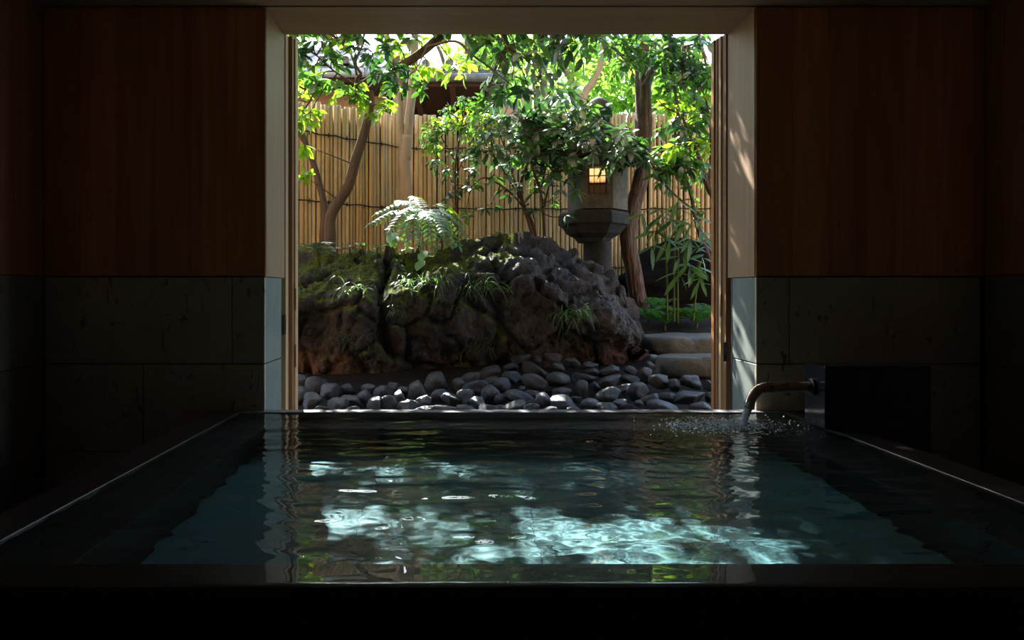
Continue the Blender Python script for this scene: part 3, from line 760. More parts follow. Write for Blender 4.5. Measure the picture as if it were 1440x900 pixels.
nn2 = noise_node(nt, coords(nt), 14, 3)
hz = mth(nt, 'ADD', mth(nt, 'MULTIPLY', mth(nt, 'SUBTRACT', sp.outputs[2], 1.40), 5.0), mth(nt, 'MULTIPLY', nn2, .25))
nt.links.new(ramp(nt, hz, [(.60, (.03, .015, .006)), (.74, (1.0, .52, .16)), (1.1 - .1, (1.0, .68, .28))]), em.inputs[0]); em.inputs[1].default_value = 2.8
nt.links.new(em.outputs[0], out.inputs[0]); M['lamp'] = m
b = MB(); barq(b, -.01, wl + .01, wz0 - .01, wz1 + .01, .030, .034); b.build('paper_screen', M['lamp'], fbo)
# carved niche on the left face and roof, finial
k2 = (fi + 1) % 6 if pts6[(fi + 2) % 6].x < pts6[fi].x else (fi - 1) % 6
p, q = pts6[k2], pts6[(k2 + 1) % 6]; c = (p + q) / 2; nv2 = (c - Vector((LX, LY, 0))).normalized()
b = MB()
for z, r in ((1.585, .022), (1.50, .036)):
    tt = Vector((nv2.y, -nv2.x, 0)); vs = [c + nv2 * .002 + tt * (r * math.cos(a * PI / 8)) + Vector((0, 0, z + r * math.sin(a * PI / 8))) for a in range(16)]
    vs += [v - nv2 * .006 for v in vs]
    b.add(vs, [tuple(range(16))[::-1], tuple(range(16, 32))] + [(i, (i + 1) % 16, 16 + (i + 1) % 16, 16 + i) for i in range(16)])
b.build('carved_niche', M['lantern_d'], fbo)
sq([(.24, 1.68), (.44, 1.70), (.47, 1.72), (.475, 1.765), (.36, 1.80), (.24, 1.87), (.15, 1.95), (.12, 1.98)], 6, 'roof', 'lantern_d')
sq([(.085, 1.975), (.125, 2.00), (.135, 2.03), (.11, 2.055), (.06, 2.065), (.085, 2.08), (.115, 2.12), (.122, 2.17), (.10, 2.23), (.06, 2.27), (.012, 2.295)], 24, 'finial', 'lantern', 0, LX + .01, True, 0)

# ------------------------------------------------------------------ plants
def spline(pts, n=6):
    pts = [Vector(p) for p in pts]; P_ = [pts[0] * 2 - pts[1]] + pts + [pts[-1] * 2 - pts[-2]]; out_ = []
    for i in range(1, len(P_) - 2):
        p0, p1, p2, p3 = P_[i - 1:i + 3]
        for k in range(n):
            f = k / n; out_.append(.5 * ((2 * p1) + (p2 - p0) * f + (2 * p0 - 5 * p1 + 4 * p2 - p3) * f * f + (3 * p1 - p0 - 3 * p2 + p3) * f ** 3))
    out_.append(pts[-1]); return out_
def rv(s=1.0): return Vector((random.gauss(0, s), random.gauss(0, s), random.gauss(0, s)))
class Plant:
    def __init__(self, name, base, label, cat, barkm, leafm, part='trunk'):
        self.t = thing(name, base, label, cat); self.trunk = MB(); self.tw = MB(); self.lf = {}; self.nodes = []; self.bm = barkm; self.lm = leafm; self.part = part
    def branch(self, pts, r0, r1, n=9, main=True):
        sp = spline(pts); m_ = len(sp)
        rad = [(r0 + (r1 - r0) * i / (m_ - 1)) * (1 + .07 * noise.noise(p * 5)) for i, p in enumerate(sp)]
        (self.trunk if main else self.tw).tube(sp, rad, n); self.nodes += sp
    def pix(self, pl, Y, r0, r1, n=9, dy=0, main=True):
        k = len(pl); self.branch([P(a, c, Y + dy * i / max(1, k - 1)) for i, (a, c) in enumerate(pl)], r0, r1, n, main)
    def cluster(self, c, R, nt_=6, L=.10, W=.045, per=7, mat=None, droop=.1, up=1.0, whorl=False, flat=.6, tw=.0035, fold=.22, curl=.25, rnd=.45):
        lf = self.lf.setdefault(mat or self.lm, MB())
        nd = min(self.nodes, key=lambda p: (p - c).length_squared) if self.nodes else c - Vector((0, 0, R))
        mid = (nd + c) / 2 + Vector((0, 0, .06 * (nd - c).length)) + rv(.02)
        self.tw.tube(spline([nd, mid, c], 4), [tw * 1.8, tw * 1.7, tw * 1.6, tw * 1.5, tw * 1.4, tw * 1.3, tw * 1.2, tw * 1.1, tw][:9], 5, False)
        for k in range(nt_):
            d = rv(); d.z = d.z * flat; d.normalize(); e = c + d * R * random.uniform(.6, 1.1); e.z -= droop * R
            sp = spline([c, c + d * R * .5 + rv(.012), e], 4); self.tw.tube(sp, [tw * (1 - .7 * i / (len(sp) - 1)) for i in range(len(sp))], 4, False)
            if whorl:
                for q in range(per):
                    a = 2 * PI * q / per + random.random(); t_ = (sp[-1] - sp[-2]).normalized(); s_ = t_.cross(Vector((0, 0, 1)) + rv(.1)).normalized(); w_ = t_.cross(s_)
                    dl = (s_ * math.cos(a) + w_ * math.sin(a)) * .9 + t_ * .6 + rv(.15); dl.z = dl.z * .5 - .06
                    ll = L * random.uniform(.7, 1.15); lf.leaf(sp[-1], dl, Vector((0, 0, up)) + rv(rnd), ll, W * ll / L, fold, curl)
            else:
                for q in range(per):
                    f = (q + .7) / per; i = min(len(sp) - 2, int(f * (len(sp) - 1))); p = sp[i].lerp(sp[i + 1], f * (len(sp) - 1) - i)
                    t_ = (sp[i + 1] - sp[i]).normalized(); s_ = t_.cross(Vector((0, 0, 1))).normalized() * (1 if q % 2 else -1)
                    dl = s_ + t_ * .7 + rv(.35); dl.z -= .15
                    ll = L * random.uniform(.65, 1.15); lf.leaf(p, dl, Vector((0, 0, up)) + rv(rnd), ll, W * ll / L, fold, curl)
                ll = L * random.uniform(.8, 1.1); lf.leaf(sp[-1], (sp[-1] - sp[-2]) + Vector((0, 0, -.01)), Vector((0, 0, up)) + rv(rnd), ll, W * ll / L, fold, curl)
    def done(self):
        if self.trunk.v: self.trunk.build(self.part, M[self.bm], self.t, smooth=True)
        if self.tw.v: self.tw.build('twigs', M[self.bm if self.bm != 'bark_p' else 'stem'], self.t, smooth=True)
        for k, lf in self.lf.items(): lf.build('foliage', M[k], self.t, smooth=True)
        return self.t
random.seed(101)
# left tree with two leaning trunks
T = Plant('leaning_tree', P(464, 345, 6.0), 'leaning grey-brown tree with curved trunk and sunlit yellow-green leaves, left of centre', 'tree', 'bark_s', 'l_bright')
T.pix([(462, 372), (464, 335), (466, 301), (489, 263), (500, 225), (513, 184), (521, 145), (519, 128)], 6.0, .050, .032, 14)
T.pix([(521, 150), (512, 133), (504, 122), (502, 112), (508, 104)], 6.0, .026, .016, 10)
T.pix([(508, 104), (500, 90), (503, 78), (510, 62), (512, 40)], 5.95, .013, .006, 8)
T.pix([(502, 106), (495, 80), (483, 62)], 5.95, .010, .005, 8)
T.pix([(506, 128), (497, 118), (470, 100), (445, 78)], 5.85, .010, .004, 8, -.2)
T.pix([(519, 130), (545, 103), (568, 90), (590, 76), (618, 52), (640, 30)], 6.05, .034, .040, 12, .1)
T.pix([(592, 74), (606, 62), (612, 50)], 6.1, .018, .012, 8)
T.pix([(600, 66), (640, 58), (665, 78), (690, 96), (720, 120)], 5.7, .012, .004, 8, -.3)
for (a, c, y, R, n) in ((432, 100, 5.7, .10, 3), (436, 158, 5.8, .12, 4), (462, 72, 5.8, .12, 4), (472, 118, 5.8, .16, 5), (488, 134, 5.8, .13, 5), (500, 125, 5.9, .12, 3), (452, 118, 5.8, .10, 4), (505, 140, 5.8, .08, 3), (545, 148, 5.9, .12, 4), (560, 120, 5.9, .12, 4), (602, 122, 6.1, .10, 3), (575, 98, 6.0, .12, 4), (560, 62, 6.0, .12, 4), (600, 92, 6.1, .14, 5), (642, 92, 6.2, .14, 5), (480, 60, 5.9, .12, 4), (530, 165, 5.8, .10, 3), (428, 205, 5.8, .06, 2), (432, 250, 5.8, .05, 2)):
    T.cluster(P(a, c, y), R, n, .095, .050, 5, random.choice(['l_bright', 'l_bright', 'l_mid']), rnd=.8)
for (a, c, y, R, n) in ((545, 100, 5.6, .12, 5), (560, 118, 5.6, .10, 4), (450, 58, 5.6, .13, 4), (525, 75, 5.8, .13, 5), (505, 60, 5.8, .12, 4), (548, 70, 5.8, .13, 4), (470, 92, 5.7, .10, 3), (585, 55, 5.9, .1, 3), (435, 70, 5.6, .09, 3)):
    T.cluster(P(a, c, y), R, n, .10, .045, 5, 'l_dark')
T.branch([P(640, 30, 6.05), (.2, 6.0, 3.3), (-.2, 5.8, 3.9)], .03, .012, 8); T.branch([P(512, 40, 5.95), (-1.0, 5.8, 3.3), (-1.4, 5.6, 3.9)], .012, .006, 7)
for i in range(60):
    y_ = random.uniform(4.8, 6.8); T.cluster(Vector((random.uniform(-3.6, -.2), y_, max(3.5, .87 * y_ - 1.5) + random.uniform(0, .8))), .30, 5, .15, .07, 7, None, .2)  # crown above view, added to cut sky light over the garden
for i in range(34):
    T.cluster(Vector((-1.75 + 1.9 * i / 33, random.uniform(5.9, 6.1), random.uniform(2.66, 2.86))), .12, 4, .11, .055, 5, 'l_mid', .2)  # leaf row just above view, added to shade the far bath water
for i in range(12):
    T.cluster(Vector((random.uniform(-1.55, -1.0), 6.0, random.uniform(2.9, 3.5))), .11, 3, .10, .05, 5, 'l_mid', .2)  # out-of-view leaves added to dapple the sun on the bath's left
for i in range(16):
    z_ = random.uniform(2.95, 3.6); T.cluster(Vector((random.uniform(-1.7, .1), 6.0, z_)), .11, 3, .10, .05, 5, 'l_mid', .2)  # more unseen leaves added to break up the sun patch
T.done()
T = Plant('leaning_tree', P(455, 345, 6.15), 'thin dark tree trunk curving to the left door post, beside the leaning tree', 'tree', 'bark_s', 'l_bright')
T.pix([(455, 372), (454, 330), (457, 297), (449, 259), (438, 221), (427, 196), (408, 172), (380, 150)], 6.15, .032, .022, 12)
T.pix([(434, 212), (428, 190), (412, 168), (405, 160)], 6.1, .012, .006, 8)
T.pix([(408, 172), (432, 148), (446, 118), (452, 96)], 6.1, .009, .004, 8)
for (a, c, y, R, n) in ((426, 158, 6.0, .10, 4), (446, 110, 6.0, .10, 4), (428, 120, 6.0, .1, 3), (420, 135, 6.1, .1, 3), (424, 172, 6.0, .07, 3), (380, 130, 6.0, .15, 5)):
    T.cluster(P(a, c, y), R, n, .095, .048, 5)
T.done()
# pale forked tree in front of fence corner
T = Plant('pale_tree', P(569, 350, 7.1), 'slim pale tree with a forked trunk standing against the fence corner', 'tree', 'bark_p', 'l_bright')
T.pix([(568, 362), (570, 320), (571, 260), (569, 225), (572, 190)], 7.1, .062, .050, 14)
T.pix([(569, 228), (564, 190), (563, 150), (558, 112), (548, 70), (540, 30)], 7.1, .036, .026, 10)
T.pix([(571, 225), (574, 180), (579, 135), (582, 90), (584, 20)], 7.1, .044, .036, 12)
for (a, c, y, R, n) in ((590, 62, 7.2, .16, 4), (560, 70, 7.0, .15, 4), (612, 50, 7.2, .16, 5), (540, 50, 7.0, .15, 4)):
    T.cluster(P(a, c, y), R, n, .09, .045, 5)
T.done()
# nandina-like shrub with thin stem
T = Plant('fine_leaved_shrub', P(642, 350, 6.4), 'slender-stemmed shrub with small bright leaves left of the central shrub', 'shrub', 'stem', 'l_bright', 'stem')
T.pix([(642, 350), (641, 290), (640, 240), (645, 200), (649, 178)], 6.4, .012, .008, 8)
T.pix([(641, 250), (655, 215), (668, 190)], 6.4, .006, .004, 6)
T.pix([(642, 230), (625, 200), (612, 182)], 6.4, .006, .004, 6)
for (a, c) in ((612, 172), (630, 160), (650, 155), (668, 165), (685, 172), (605, 192), (640, 175), (660, 182), (622, 186), (615, 205), (690, 150), (650, 140), (678, 188)):
    T.cluster(P(a, c, 6.4 + random.uniform(-.2, .2)), .12, 8, .042, .022, 8, random.choice(['l_bright', 'l_bright', 'l_mid']), .3)
for (a, c) in ((612, 225), (648, 215), (630, 240), (655, 262), (636, 275), (660, 240)):
    T.cluster(P(a, c, 6.4), .09, 4, .055, .025, 6, 'l_dark', .3)
T.done()
# the central evergreen shrub
T = Plant('evergreen_shrub', P(768, 345, 6.3), 'many-stemmed evergreen shrub with glossy grey-green leaves beside the lantern', 'shrub', 'stem', 'l_dark', 'stem')
for pl, r in (([(755, 352), (745, 315), (735, 285), (732, 262), (738, 240), (752, 205), (760, 170)], .020), ([(756, 350), (748, 310), (722, 275), (700, 258), (680, 250), (664, 262)], .011),
              ([(766, 345), (764, 300), (760, 270), (750, 240), (742, 210), (735, 175)], .014), ([(764, 300), (772, 262), (790, 232), (812, 212)], .010), ([(742, 300), (722, 250), (712, 215), (700, 180)], .009),
              ([(760, 270), (770, 225), (782, 190), (800, 165)], .009), ([(735, 285), (708, 240), (690, 210)], .007), ([(768, 250), (800, 225), (840, 210), (870, 205)], .008)):
    T.pix(pl, 6.25, r, r * .45, 8, random.uniform(-.3, .1))
for i in range(74):
    a = random.gauss(755, 48); c = random.gauss(188, 24)
    if c > 245 or a < 655 or a > 868: continue
    T.cluster(P(a, c, random.uniform(5.9, 6.5)), .11, 3, .105, .049, 6, random.choice(['l_dark', 'l_mid', 'l_pale', 'l_pale']), .15, whorl=True, rnd=.35, fold=.15)
for (a, c) in ((668, 262), (690, 250), (712, 268), (735, 262), (750, 272), (785, 262), (806, 262), (722, 240), (700, 225), (770, 245), (742, 290), (690, 285), (800, 240), (775, 280), (740, 240), (655, 300), (755, 255), (790, 305)):
    T.cluster(P(a, c, random.uniform(6.0, 6.3)), .06, 2, .10, .036, 4, random.choice(['l_dark', 'l_pale', 'l_mid']), .15, whorl=True)
for (a, c) in ((800, 205), (815, 215), (832, 200), (848, 210), (862, 200), (878, 208), (825, 190), (805, 190), (795, 178), (868, 182), (798, 215), (868, 190), (890, 205), (855, 192)):
    T.cluster(P(a, c, random.uniform(5.75, 6.05)), .09, 2, .11, .050, 6, random.choice(['l_dark', 'l_pale', 'l_pale']), .2, whorl=True, rnd=.3)
T.done()
# overhanging branch with large dark leaves near the opening
T = Plant('overhanging_tree', (2.5, 5.15, .0), 'overhanging evergreen with large dark hanging leaves at the top of the opening', 'tree', 'stem', 'l_dark')
T.branch([(2.5, 5.15, -.05), (2.42, 5.2, .9), (2.45, 5.25, 1.8), (2.2, 5.35, 2.6), (1.6, 5.5, 3.1), (.9, 5.6, 3.2), (.3, 5.6, 3.0), (-.1, 5.6, 2.75)], .05, .014, 10)
T.branch([(1.6, 5.5, 3.1), (1.0, 5.9, 3.3), (.4, 6.2, 3.2), (0, 6.3, 2.9)], .02, .008, 8)
T.branch([(2.2, 5.35, 2.6), (1.8, 5.6, 3.6), (.9, 5.8, 4.2), (-.2, 5.8, 4.3)], .03, .012, 8)
T.branch([(1.8, 5.6, 3.6), (2.3, 5.9, 4.2), (2.6, 6.3, 4.6)], .02, .01, 8)
for i in range(90):
    y_ = random.uniform(4.9, 6.9); T.cluster(Vector((random.uniform(-1.6, 3.4), y_, max(3.5, .87 * y_ - 1.5) + random.uniform(0, .9))), .30, 5, .15, .07, 7, 'l_dark', .2)  # unseen high crown added to hold back sky light
T.branch([(.9, 5.6, 3.2), (.8, 5.6, 2.8), (.72, 5.6, 2.55)], .010, .005, 6)
T.branch([(.3, 5.6, 3.0), (.25, 5.6, 2.6), (.3, 5.55, 2.4)], .010, .004, 6)
for (a, c) in ((690, 58), (705, 72), (722, 60), (738, 78), (700, 98), (752, 62), (770, 78), (720, 112), (760, 108), (790, 62), (745, 130), (710, 132), (785, 128), (810, 60), (835, 55), (690, 125), (680, 145)):
    T.cluster(P(a, c, random.uniform(5.4, 5.9)), .12, 3, .12, .052, 5, random.choice(['l_dark', 'l_dark', 'l_mid', 'l_pale']), .5)
for i in range(44):
    T.cluster(Vector((random.uniform(-.22, .50), random.uniform(5.85, 6.2), random.uniform(2.78, 3.6))), .15, 4, .12, .055, 6, 'l_dark', .3)  # unseen leaves added to block sun from the right of the bath
for i in range(46):
    T.cluster(Vector((random.uniform(.15, 1.5), random.uniform(5.5, 6.4), 0)) + Vector((0, 0, random.uniform(2.75, 3.05))), .15, 4, .12, .052, 6, 'l_dark', .3)  # more unseen leaves added to shade the right of the bath floor
T.done()
# big rough-barked trunk
T = Plant('rough_barked_tree', P(898, 435, 6.8), 'thick rough-barked tree with winding trunk right of the lantern', 'tree', 'bark', 'l_mid')
pl = [(902, 445), (897, 421), (890, 375), (884, 345), (885, 314), (892, 285), (899, 262), (904, 226), (905, 170), (904, 110), (902, 60), (900, 10)]
sp = spline([P(a, c, 6.8) for a, c in pl], 9)
vs = []; nn_ = 40
for i, p in enumerate(sp):
    f = i / (len(sp) - 1); r = .082 + .035 * max(0, (.12 - f) / .12) ** 1.3 - .012 * f
    for k in range(nn_):
        a = 2 * PI * k / nn_; d = Vector((math.cos(a), math.sin(a), 0)); q = p + d * r
        w = noise.noise(Vector((d.x * 5, d.y * 5, p.z * 2.2))) * .012 - abs(noise.noise(Vector((d.x * 9, d.y * 9, p.z * 4.5)))) * .014
        vs.append(p + d * (r + w))
T.trunk.add(vs, [(i * nn_ + k, i * nn_ + (k + 1) % nn_, (i + 1) * nn_ + (k + 1) % nn_, (i + 1) * nn_ + k) for i in range(len(sp) - 1) for k in range(nn_)])
T.nodes += sp
T.pix([(905, 120), (925, 90), (950, 70), (985, 60)], 6.7, .022, .008, 8, -.3); T.pix([(904, 100), (880, 80), (850, 60)], 6.7, .02, .008, 8, -.2)
for i in range(62):
    a = random.uniform(862, 1008); c = random.uniform(46, 122)
    if 965 < a and 48 < c < 82 and random.random() < .7: continue
    if 872 < a < 932 and c > 88: continue
    T.cluster(P(a, c, random.uniform(6.0, 6.7)), .13, 3, .10, .042, 6, random.choice(['l_dark', 'l_dark', 'l_mid', 'l_mid']), .2)
T.done()
# slender multi stem tree right
T = Plant('slender_tree', P(1000, 400, 6.3), 'slender many-branched tree with dark glossy leaves at the right door post', 'tree', 'bark_s', 'l_dark')
T.pix([(1010, 440), (1000, 372), (986, 335), (978, 308), (972, 275), (962, 240), (955, 190), (951, 138), (940, 85)], 6.2, .020, .010, 9)
T.pix([(1012, 290), (995, 262), (985, 226), (972, 195), (958, 160)], 6.1, .026, .009, 9)
T.pix([(980, 300), (945, 270), (925, 245), (915, 220)], 6.2, .010, .005, 8)
T.pix([(1010, 350), (990, 330), (978, 308)], 6.3, .010, .008, 8)
T.pix([(997, 262), (1000, 200), (995, 150), (985, 120)], 6.1, .014, .006, 8)
T.pix([(955, 160), (935, 150), (925, 140)], 6.0, .006, .004, 7)
for i in range(64):
    a = random.uniform(872, 1006); c = random.choice([random.uniform(120, 165), random.uniform(165, 250), random.uniform(180, 235)])
    if 874 < a < 934 and c < 188: continue
    T.cluster(P(a, c, random.uniform(5.9, 6.4)), .11, 3, .095, .040, 6, random.choice(['l_dark', 'l_mid', 'l_mid', 'l_bright']), .2)
for (a, c) in ((960, 262), (985, 285), (935, 262), (1000, 250), (992, 300)):
    T.cluster(P(a, c, 6.2), .08, 2, .085, .035, 5, 'l_mid', .2)
T.done()
# bamboo plant with lance leaves
T = Plant('young_bamboo', P(945, 440, 6.1), 'young green bamboo clump with long lance leaves before the dark rock', 'bamboo', 'bstem', 'l_bam', 'stem')
for pl in ([(938, 450), (938, 400), (936, 350), (932, 300)], [(948, 452), (948, 400), (949, 350), (952, 300), (955, 270)], [(953, 455), (953, 400), (954, 340), (957, 290)], [(975, 452), (978, 420), (985, 380)]):
    T.pix(pl, 6.05, .009, .005, 8, -.05)
def lance(a, c, spread, n, L=.17, Y=5.95):
    o = P(a, c, Y)
    for k in range(n):
        an = PI * (.15 + .7 * k / max(1, n - 1)) + random.gauss(0, .15) if spread > 0 else random.uniform(0, 2 * PI)
        d = Vector((math.cos(an) * spread, random.gauss(-.2, .3), -math.sin(an) * .75 + .1)); ll = L * random.uniform(.7, 1.15)
        T.lf.setdefault('l_bam', MB()).leaf(o + rv(.01), d, Vector((0, -.5, 1)) + rv(.35), ll * 1.15, ll * .21, .15, .15)
for (a, c, s, n) in ((940, 335, 1.1, 5), (972, 335, 1.1, 5), (925, 305, 1.2, 5), (990, 345, 1.1, 4), (955, 385, 1.1, 4), (985, 395, 1.1, 4), (922, 322, 1.0, 5), (945, 310, 1.0, 6), (960, 312, 1.2, 5), (975, 308, 1, 4), (955, 362, 1, 4), (968, 372, 1, 6), (980, 376, 1, 5), (965, 345, 1, 3), (932, 296, 1.2, 4), (950, 285, 1, 5), (990, 360, 1, 4), (985, 325, 1.1, 4), (905, 300, 1.3, 3), (918, 345, .8, 3), (910, 226, 1, 5), (935, 240, 1, 4), (865, 218, .8, 5), (850, 225, .8, 4)):
    lance(a, c, s, n)
    nd = min(T.nodes, key=lambda p: (p - P(a, c, 5.95)).length_squared)
    if a < 870: continue
    T.tw.tube(spline([nd, (nd + P(a, c, 5.95)) / 2 + Vector((0, 0, .05)), P(a, c, 5.95)], 4), .0022, 4, False)
T.done()

# pinnate plant on the boulder
T = Plant('pinnate_leaved_shrub', P(612, 358, 5.55), 'arching shrub with fern-like leaves flashing white in the sun on the boulder', 'shrub', 'stem', 'l_fern', 'stem')
hub = P(600, 300, 5.6)
T.branch([P(612, 362, 5.6), P(622, 345, 5.6), P(612, 322, 5.6), hub], .012, .008); T.branch([P(612, 362, 5.6), P(632, 352, 5.6), P(640, 330, 5.5), P(630, 305, 5.5)], .010, .006)
T.branch([P(590, 362, 5.7), P(590, 330, 5.65), hub], .008, .006)
def frond(b0, tip, sag, mat, L=.062, W=.026, n=12):
    b0 = Vector(b0); tip = Vector(tip); mid = (b0 + tip) / 2 + Vector((0, 0, sag)); sp = spline([b0, mid, tip], 8); T.tw.tube(sp, [.003 - .002 * i / (len(sp) - 1) for i in range(len(sp))], 4, False)
    lf = T.lf.setdefault(mat, MB())
    for q in range(1, n + 1):
        f = .12 + .86 * q / n; i = min(len(sp) - 2, int(f * (len(sp) - 1))); p = sp[i].lerp(sp[i + 1], f * (len(sp) - 1) - i); t_ = (sp[i + 1] - sp[i]).normalized()
        s_ = t_.cross(Vector((0, -.35, 1))).normalized(); up = s_.cross(t_)
        for sg in (-1, 1):
            ll = L * (.65 + .5 * math.sin(PI * (f * .8 + .15))) * random.uniform(.9, 1.1)
            lf.leaf(p, s_ * sg + t_ * .45 + rv(.06), up if up.z > 0 else -up, ll, W, .15, .3)
    lf.leaf(sp[-1], sp[-1] - sp[-2], Vector((0, 0, 1)), L, W)
M['l_frond'] = leafmat('pinnate_leaf_glossy', (.05, .13, .06), (.09, .20, .09), (.35, .65, .03), .30, .34, 1.0)
for (tx, ty, ty_, sg) in ((520, 315, 5.35, .08), (530, 300, 5.5, .09), (548, 322, 5.2, .09), (572, 338, 5.15, .10), (592, 345, 5.1, .10), (612, 348, 5.15, .10), (634, 342, 5.2, .09), (652, 330, 5.35, .09), (655, 318, 5.6, .08), (640, 300, 5.9, .07), (560, 282, 5.9, .05), (580, 276, 6.0, .05), (605, 335, 5.05, .12), (560, 335, 5.3, .08), (645, 345, 5.3, .08), (590, 330, 5.2, .08), (622, 325, 5.1, .08)):
    frond(hub + rv(.02), P(tx, ty, ty_), sg * .8, 'l_frond')
for (a, c) in ((560, 332), (556, 326), (600, 352), (596, 365)):
    T.lf.setdefault('l_frond', MB()).leaf(P(a, c, 5.3), Vector((-.4, -.5, -.5)), Vector((-.2, -.5, 1)), .11, .09, .1, .2)
T.done()

# low leafy plants along the boulder top
def rosette(name, px, py, Y, n, L, W, mat, label, cat='plant', up=.6):
    c = P(px, py, Y); t = thing(name, c, label, cat); b = MB()
    for k in range(n):
        a = 2 * PI * k / n + random.random() * .7; d = Vector((math.cos(a), math.sin(a), up * random.uniform(.4, 1.3)))
        b.leaf(c + rv(.008), d, Vector((0, 0, 1)) + rv(.15), L * random.uniform(.7, 1.1), W, .2, .45)
    b.build('leaves', M[mat], t, smooth=True)
    s = MB(); s.tube([c - Vector((0, 0, .06)), c + Vector((0, 0, .01))], .006, 6); s.build('stem', M['stem'], t); return t
rosette('hosta', 443, 348, 5.3, 9, .15, .07, 'l_pale', 'grey-green broad-leaved plant on the mossy rock beside the left door post')
lowlabels = [(492, 350, 'small low seedling with grey-green leaves, nearest right of the broad-leaved plant'), (510, 346, 'pale low leafy plant on the rock ledge, between two seedlings'),
             (530, 350, 'low leafy plant on the rock ledge just left of the mossy crack'), (548, 347, 'low leafy plant above the mossy crack in the boulder'), (474, 352, 'tiny leafy sprout close to the leaning trunks'), (568, 352, 'small dark leafy plant under the arching shrub')]
for i, (a, c, lb) in enumerate(lowlabels): rosette('seedling', a, c, 5.5, 8, .075, .030, 'l_pale' if i % 2 == 0 else 'l_mid', lb, 'plant', .8)

# sedge tufts on the boulder face
def tuft(px, py, n, L, label, spread=.10, Wd=.0045):
    c = surf(px, py); c.y -= .015
    b = MB()
    for k in range(n):
        o = c + Vector((random.uniform(-spread, spread), random.uniform(-.02, .02), random.uniform(-.02, .03)))
        d = Vector((random.gauss(0, .55), -random.uniform(.3, .9), random.uniform(.1, 1.1)))
        b.blade(o, d, L * random.uniform(.6, 1.2), Wd, random.uniform(1.8, 3.2), 7)
    tag(b.build('grass_tuft', M['l_grass'], smooth=True, loc=c), label, 'grass tuft')
random.seed(77)
for a in ((595, 402, 46, .20, 'drooping sedge tuft below the bright moss in the boulder middle', .16), (672, 405, 44, .22, 'drooping sedge tuft on the boulder under the crest moss', .12), (805, 445, 60, .22, 'dense green sedge tuft hanging on the boulder right half', .10),
          (497, 412, 14, .18, 'thin sedge tuft below the left moss cushion', .08), (680, 492, 20, .20, 'dim sedge tuft low on the boulder above the cobbles', .12), (490, 475, 12, .18, 'sparse sedge tuft low on the left of the boulder', .07),
          (556, 440, 10, .12, 'short sedge tuft beneath the crack in the boulder', .03), (424, 412, 14, .18, 'sedge tuft on the boulder hard by the left door post', .05), (645, 435, 10, .10, 'small single sedge tuft in the boulder centre', .02)):
    tuft(*a)

# ferns / ground cover bottom right
def fern(px, py, Y, n, L, label, mat='l_fern'):
    c = P(px, py, Y); t = thing('fern', c, label, 'fern'); b = MB()
    for k in range(n):
        a = 2 * PI * k / n + random.random() * .5; d = Vector((math.cos(a), math.sin(a), 1.7)).normalized(); p = Vector(c); sp = [p.copy()]; ll = L * 1.25 * random.uniform(.7, 1.1)
        for i in range(10):
            p = p + d * ll / 10; d = (d + Vector((0, 0, -.16))).normalized(); sp.append(p.copy())
        for i in range(1, 11):
            t_ = (sp[i] - sp[i - 1]).normalized(); s_ = t_.cross(Vector((0, 0, 1))).normalized(); w = ll * .28 * math.sin(PI * min(1, i / 10 * .85 + .12))
            for sg in (-1, 1): b.leaf(sp[i], s_ * sg + t_ * .4, s_.cross(t_), w, w * .3, .1, .2)
    b.build('fronds', M[mat], t, smooth=True); s = MB(); s.tube([c - Vector((0, 0, .05)), c + Vector((0, 0, .01))], .008, 6); s.build('crown', M['stem'], t)
for (a, c, y, n, L, lb) in ((912, 452, 6.3, 9, .22, 'low dark fern at the foot of the rough-barked trunk'), (935, 458, 6.15, 10, .22, 'low fern behind the far stepping stone, second from the trunk'), (958, 452, 6.3, 9, .26, 'low fern beneath the bamboo stems'),
                         (980, 456, 6.15, 10, .24, 'low fern behind the far stepping stone, next to the door post'), (1000, 450, 6.3, 9, .24, 'low fern half hidden by the right door post'), (925, 438, 6.6, 8, .22, 'farther fern between the rough trunk and the bamboo')):
    fern(a, c, y, n, L, lb)

# trees beyond the fence
random.seed(303)
T = Plant('forked_tree', (1.3, 8.6, .45), 'pale tree with a Y-shaped fork rising beyond the fence behind the lantern', 'tree', 'bark_p', 'l_back')
T.pix([(812, 420), (813, 300), (815, 210), (814, 160), (814, 140)], 8.6, .085, .06, 12); T.pix([(814, 142), (806, 118), (799, 104), (790, 88), (778, 40)], 8.6, .05, .03, 10); T.pix([(815, 150), (824, 128), (836, 112), (845, 86), (850, 30)], 8.6, .05, .03, 10)
T.pix([(765, 420), (765, 200), (766, 110), (762, 60), (764, 20)], 8.9, .04, .03, 8)
for i in range(26):
    a = random.uniform(740, 900); c = random.uniform(35, 110)
    T.cluster(P(a, c, random.uniform(8.4, 9.2)), .24, 4, .11, .055, 6, None, .2)
T.done()
far = ((650, 11.0, 'bright green tree far beyond the fence above the porch roof', (585, 730), (40, 110), 46),
       (745, 11.5, 'bright tree beyond the fence behind the central shrub', (690, 830), (50, 190), 60),
       (880, 10.8, 'bright tree beyond the fence on both sides of the rough trunk', (820, 960), (60, 215), 95),
       (975, 9.6, 'yellow-green tree beyond the fence at the right door post', (915, 1040), (60, 230), 100))
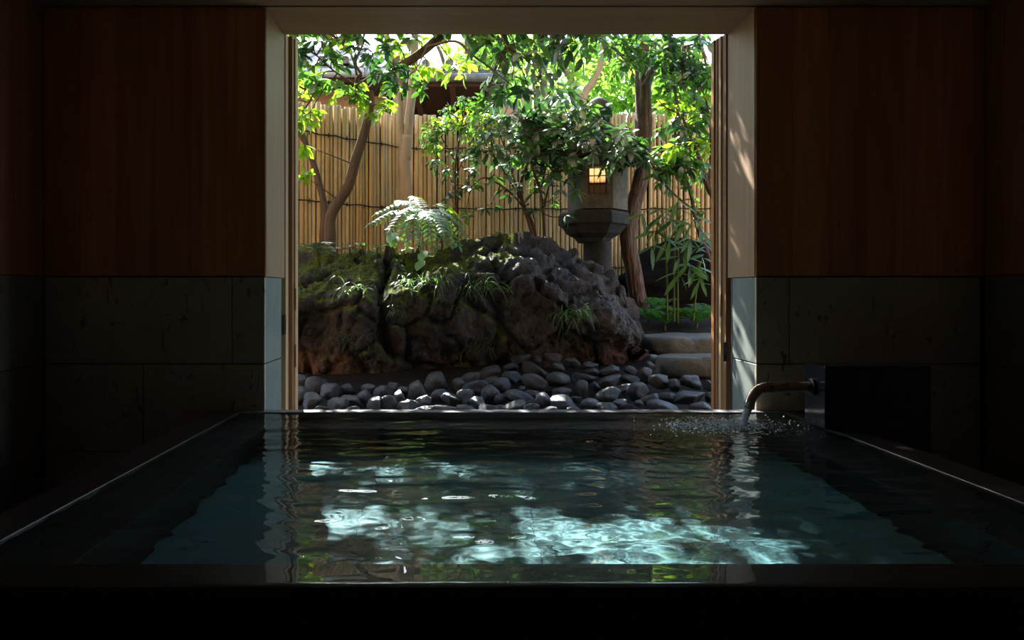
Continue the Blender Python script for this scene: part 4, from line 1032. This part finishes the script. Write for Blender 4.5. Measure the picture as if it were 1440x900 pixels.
for (a0, Y, lb, xr, yr, n) in far:
    T = Plant('tree', (P(a0, 300, Y).x, Y, .5), lb, 'tree', 'bark_s', 'l_back')
    b0 = Vector((P(a0, 300, Y).x, Y, .45)); tp = P(a0 + 6, yr[0] - 10, Y)
    T.branch([b0, b0.lerp(tp, .5) + Vector((.1, 0, 0)), tp], .09, .04, 9)
    for s in (-1, 1):
        T.branch([b0.lerp(tp, .5), P(a0 + s * 30, (yr[0] + yr[1]) / 2, Y), P(a0 + s * 62, yr[0] + 10, Y)], .04, .015, 7)
    for i in range(n):
        a = random.uniform(*xr); c = random.uniform(*yr)
        if random.random() < .18 and c < 95: continue
        if (575 < a < 648 and c < 86) or (960 < a < 1004 and 48 < c < 92) or (725 < a < 765 and 125 < c < 172) or (905 < a < 930 and c < 75): continue
        T.cluster(P(a, c, Y + random.uniform(-.9, .9)), .30, 5, .13, .065, 7, None, .25)
    T.done()

# ------------------------------------------------------------------ light, sky, camera
sun = bpy.data.lights.new('sun', 'SUN'); sun.energy = 62; sun.angle = math.radians(.53); sun.color = (1, .97, .92)
so = bpy.data.objects.new('sun', sun); COL.objects.link(so)
so.rotation_euler = Vector((.28, -1, -.87)).to_track_quat('-Z', 'Y').to_euler()
sun.cycles.is_caustics_light = True
w = bpy.data.worlds.new('sky'); S.world = w; w.use_nodes = True; nt = w.node_tree; nt.nodes.clear()
sk = nt.nodes.new('ShaderNodeTexSky'); sk.sky_type = 'NISHITA'; sk.sun_disc = False; sk.sun_elevation = math.radians(40); sk.sun_rotation = math.radians(-16); sk.air_density = 1.0; sk.dust_density = 1.0; sk.ozone_density = 1
mxw = nt.nodes.new('ShaderNodeMix'); mxw.data_type = 'RGBA'; mxw.inputs[0].default_value = .5
nt.links.new(sk.outputs[0], mxw.inputs[6]); mxw.inputs[7].default_value = (.34, .41, .52, 1)
bg = nt.nodes.new('ShaderNodeBackground'); bg.inputs[1].default_value = 3.8
ow = nt.nodes.new('ShaderNodeOutputWorld'); nt.links.new(mxw.outputs[2], bg.inputs[0]); nt.links.new(bg.outputs[0], ow.inputs[0])
# the flame inside the lantern
lp = bpy.data.lights.new('lantern_lamp', 'POINT'); lp.energy = 1.0; lp.color = (1, .62, .25); lp.shadow_soft_size = .03
lo = bpy.data.objects.new('lantern_lamp', lp); COL.objects.link(lo); lo.location = (LX, LY, 1.55)
cam = bpy.data.cameras.new('camera'); co = bpy.data.objects.new('camera', cam); COL.objects.link(co)
co.location = (0, 0, EYE); co.rotation_euler = (PI / 2, 0, 0); cam.sensor_width = 36; cam.lens = 36 * F / 1440
cam.shift_x = (720 - VX) / 1440; cam.shift_y = -(450 - VY) / 1440; cam.clip_start = .05
S.camera = co
S.view_settings.view_transform = 'Standard'; S.view_settings.look = 'None'; S.view_settings.gamma = 1; S.view_settings.exposure = -1.1
try: S.view_settings.use_curve_mapping = False
except Exception: pass
S.cycles.max_bounces = 14; S.cycles.diffuse_bounces = 6; S.cycles.transmission_bounces = 8; S.cycles.glossy_bounces = 5
S.cycles.sample_clamp_indirect = 6
